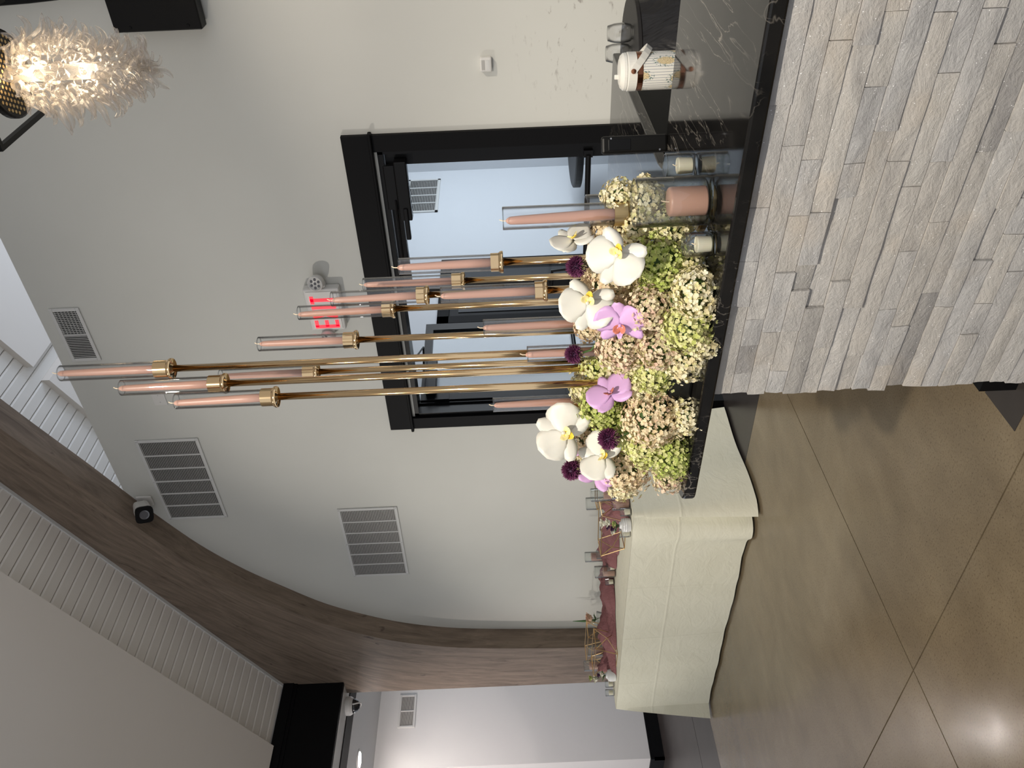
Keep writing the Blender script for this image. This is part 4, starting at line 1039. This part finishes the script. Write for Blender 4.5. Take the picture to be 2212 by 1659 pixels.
# gold wire terrariums
def wire_box(name, c, rot, verts, edges, label, panels=()):
    r_ = thing(name, c, label, 'terrarium', rz=rot)
    for a, b_ in edges: obj('wire', MB().tube([verts[a], verts[b_]], .0032, 6), 'gold_wire', r_)
    for f_ in panels: obj('glass_panel', MB().add([verts[i] for i in f_], [tuple(range(len(f_)))]), 'pane_glass', r_)
def geo(L_, w_, h_, cut):
    v_ = [(-L_/2, 0, h_*.45), (-L_/2+cut, -w_/2, 0), (L_/2-cut, -w_/2, 0), (L_/2, 0, h_*.45), (L_/2-cut, w_/2, 0), (-L_/2+cut, w_/2, 0), (-L_/2, -w_/2, h_), (L_/2, -w_/2, h_), (L_/2, w_/2, h_), (-L_/2, w_/2, h_)]
    e = [(1, 2), (2, 4), (4, 5), (5, 1), (6, 7), (7, 8), (8, 9), (9, 6), (0, 6), (0, 9), (0, 1), (0, 5), (3, 7), (3, 8), (3, 2), (3, 4), (1, 6), (2, 7), (4, 8), (5, 9)]
    return [Vector(p) for p in v_], e
v_, e_ = geo(.36, .17, .16, .06)
wire_box('wire_terrarium', ontab(1352, 1150, -.06, .10), R(8), v_, e_, 'gold wire terrarium behind the ribbed white vase', [(6, 7, 8, 9), (1, 2, 7, 6)])
v_, e_ = geo(.26, .13, .15, .05)
wire_box('wire_terrarium', ontab(1335, 1066, 0, .05), R(20), v_, e_, 'gold wire terrarium among the pillars at the table corner', [(1, 2, 7, 6)])
v_, e_ = geo(.46, .17, .17, .10)
wire_box('wire_terrarium', ontab(1329, 1408, .0, 0), R(-6), v_, e_, 'large gold wire terrarium on the runner before the arch column')
v_, e_ = geo(.40, .15, .19, .08)
wire_box('wire_terrarium', ontab(1318, 1398, 0, .06), R(-4), v_, e_, 'taller gold wire frame behind the large terrarium')
# vases and posies
def bloom(mb, c, r, n=14, seed=0):
    rg = random.Random(seed)
    for k in range(n):
        u = (k+.5)/n; a = k*2.4; tilt = .15+1.15*u; L_ = r*(.45+.6*u)
        d = Vector((math.cos(a)*math.sin(tilt), math.sin(a)*math.sin(tilt), math.cos(tilt))); s_ = Vector((-math.sin(a), math.cos(a), 0)); w_ = L_*.62
        mb.add([c, c+d*L_*.5+s_*w_*.7, c+d*L_+s_*w_*.5+Vector((0, 0, .12*r)), c+d*L_-s_*w_*.5+Vector((0, 0, .12*r)), c+d*L_*.5-s_*w_*.7], [(0, 1, 2, 3, 4)])
def posy(base, blooms, label, leaves=4):
    r_ = thing('flower_posy', base, label, 'flowers')
    for k, (off, r, mt) in enumerate(blooms):
        mb = MB(); bloom(mb, Vector((0, 0, 0)), r, seed=k)
        bl_ = obj('bloom', mb, mt, r_, loc=off, smooth=True)
        obj('bloom_core', MB().lathe([(0, -.35*r), (.5*r, -.1*r), (.45*r, .35*r), (0, .55*r)], 10), mt, bl_, smooth=True)
        obj('stem', MB().tube([Vector(off), Vector(off)*.5, Vector((0, 0, -.03))], .002, 5), 'stem_green', r_)
    for k in range(leaves):
        a = k*6.28/leaves+.4; q = petal(.05, narrow, -.3, .2, 5, 3); Ml = Matrix.Rotation(a, 4, 'Z') @ Matrix.Rotation(R(35), 4, 'X')
        obj('leaf', MB().add([Ml @ Vector(x) for x in q.v], q.f), 'leaf_green', r_)
    return r_
def ribbed_vase(base, r, h_, label, ribs=5):
    prof = [(0, 0), (r*.8, 0)]
    for k in range(ribs):
        z0 = h_*k/ribs; z1_ = h_*(k+1)/ribs; prof += [(r*(.9+.1*math.sin(math.pi*(k+.5)/ribs)), z0+.002), (r*(.94+.1*math.sin(math.pi*(k+.5)/ribs)), (z0+z1_)/2)]
    prof += [(r*.55, h_), (r*.42, h_+.012), (r*.38, h_+.012), (r*.4, h_*.8), (0, h_*.8)]
    return smooth_auto(obj('bud_vase', MB().lathe_open(prof, 32), 'ceramic', loc=base, label=label, cat='vase'), 40)
pv = ontab(1364, 1132, -.03, .02)
ribbed_vase(pv, .045, .062, 'ribbed white bud vase in front of the gold terrarium')
posy(pv+Vector((0, 0, .085)), [((.03, 0, .055), .034, 'petal_white'), ((.0, .02, .085), .036, 'petal_white'), ((-.045, -.01, .02), .030, 'petal_white'), ((.035, -.02, .02), .026, 'petal_green'), ((-.012, 0, .055), .026, 'petal_plum'), ((-.01, -.02, .03), .024, 'petal_plum')], 'white and plum posy in the ribbed white bud vase')
pv = ontab(1330, 1458)
ribbed_vase(pv, .048, .068, 'plain white bud vase near the arch column end', 4)
posy(pv+Vector((0, 0, .09)), [((-.05, 0, .06), .034, 'petal_white'), ((-.03, 0, .10), .030, 'petal_green'), ((.03, -.01, .015), .026, 'petal_white'), ((.005, 0, .04), .024, 'petal_plum')], 'cream and green posy in the vase near the arch column')
pv = ontab(1308, 1328, 0, -.03)
glass_vessel('glass_bowl', pv, .075, .06, 'clear glass bowl under the tan rose by the wall', floor=.006, cat='bowl', taper_=.7)
r_ = posy(pv+Vector((0, 0, .085)), [((.02, -.01, .05), .058, 'rose_tan'), ((-.03, -.02, .02), .026, 'petal_white'), ((-.055, 0, .05), .024, 'rose_tan')], 'big tan rose posy in the clear bowl by the wall', 5)
obj('sprig', MB().tube([(-.02, 0, .0), (-.035, 0, .10), (-.03, 0, .20)], [.006, .010, .002], 8), 'leaf_green', r_)

# ================================================================== chandelier
pc = ond(20, 160, 3.0)
ch_ = thing('chandelier', pc, 'lit chandelier of clustered clear curled glass horns under a black plate', 'chandelier')
obj('canopy_plate', MB().lathe([(0, .0), (.15, 0), (.158, .004), (.158, .022), (0, .024)], 40), 'black_satin', ch_)
q = MB()
for k in range(-6, 7):
    for j in range(-6, 7):
        x, y = k*.022+(.011 if j % 2 else 0), j*.019
        if x*x+y*y < .0196: q.lathe([(.0068, -.0015), (.0068, .0005)], 6, (x, y, 0))
obj('perforation', q, 'brass', ch_, kind='stuff')
obj('frame_bar', MB().box(-.22, .22, -.19, -.17, .03, .05), 'black_satin', ch_); obj('frame_bar', MB().box(-.22, -.20, -.17, .22, .03, .05), 'black_satin', ch_); obj('frame_bar', MB().box(.20, .22, -.17, .22, .03, .05), 'black_satin', ch_)
obj('rod', MB().tube([(0, 0, .02), (0, 0, zc(pc.x)-.06-pc.z)], .010, 10), 'black_satin', ch_)
obj('core_tube', MB().lathe([(.030, 0), (.030, -.42), (.01, -.45)], 16), 'horn_glass', ch_, smooth=True)
rg = random.Random(5)
def horn(seed):
    rg = random.Random(seed); L_ = rg.uniform(.12, .185); cv = rg.uniform(.5, 1.1); pts = []; rad = []
    for i in range(9):
        u = i/8; a = u*cv*1.9
        x = L_*(.62*u+.10*math.sin(a)); z = -L_*(.62*u)+L_*.42*max(0, u-.45)**1.6*cv*2.2
        pts.append((x, .02*math.sin(u*5+seed)*u, z)); rad.append(.0185*(1-u)**.7+.0036 if i < 8 else .0022)
    m_ = MB().tube(pts, rad, 7).mesh('glass_horn'); m_.materials.append(MATS['horn_glass'])
    for p in m_.polygons: p.use_smooth = True
    return m_
HM = [horn(k) for k in range(8)]
prof = [(.0, .085), (-.06, .105), (-.14, .125), (-.24, .125), (-.36, .095), (-.46, .055), (-.53, .02)]
def rad_at(z):
    for (z0, r0), (z1_, r1) in zip(prof, prof[1:]):
        if z <= z0 and z >= z1_: return r0+(r1-r0)*(z-z0)/(z1_-z0)
    return .02
for k in range(180):
    z = -.02-.50*(k/180)**.95; a = k*2.39996+rg.uniform(-.2, .2); r = rad_at(z)*rg.uniform(.55, .95)
    o_ = obj('glass_horn', HM[k % 8], None, ch_, loc=(r*math.cos(a), r*math.sin(a), z))
    o_.rotation_euler = (rg.uniform(-.7, .7), rg.uniform(-.35, .45), a); s_ = rg.uniform(.66, .95)*(1 if z > -.3 else .85); o_.scale = (s_, s_, s_)
for k in range(5):
    a = k*1.2566; bz = -.07-.035*(k % 3)
    obj('bulb', MB().lathe([(0, -.022), (.010, -.012), (.012, .0), (.007, .018), (.004, .022)], 12, (.055*math.cos(a), .055*math.sin(a), bz)), 'bulb_glow', ch_, smooth=True)
lamp('chandelier_lamp', 'POINT', pc+Vector((0, 0, -.10)), 1.4, (1, .78, .52), None, .06)
lamp('chandelier_lamp_low', 'POINT', pc+Vector((0, 0, -.27)), 1.1, (1, .80, .56), None, .05)
# black curved conduit at the edge of view beside the speaker
obj('hanging_conduit', MB().tube([onY(px, py, 4.22) for px, py in ((-160, 30), (-60, 15), (0, 5), (60, 0), (120, -7), (220, -24), (330, -60))], .016, 10), 'black_satin', smooth=True, label='black curved conduit on the wall above the speaker', cat='conduit')
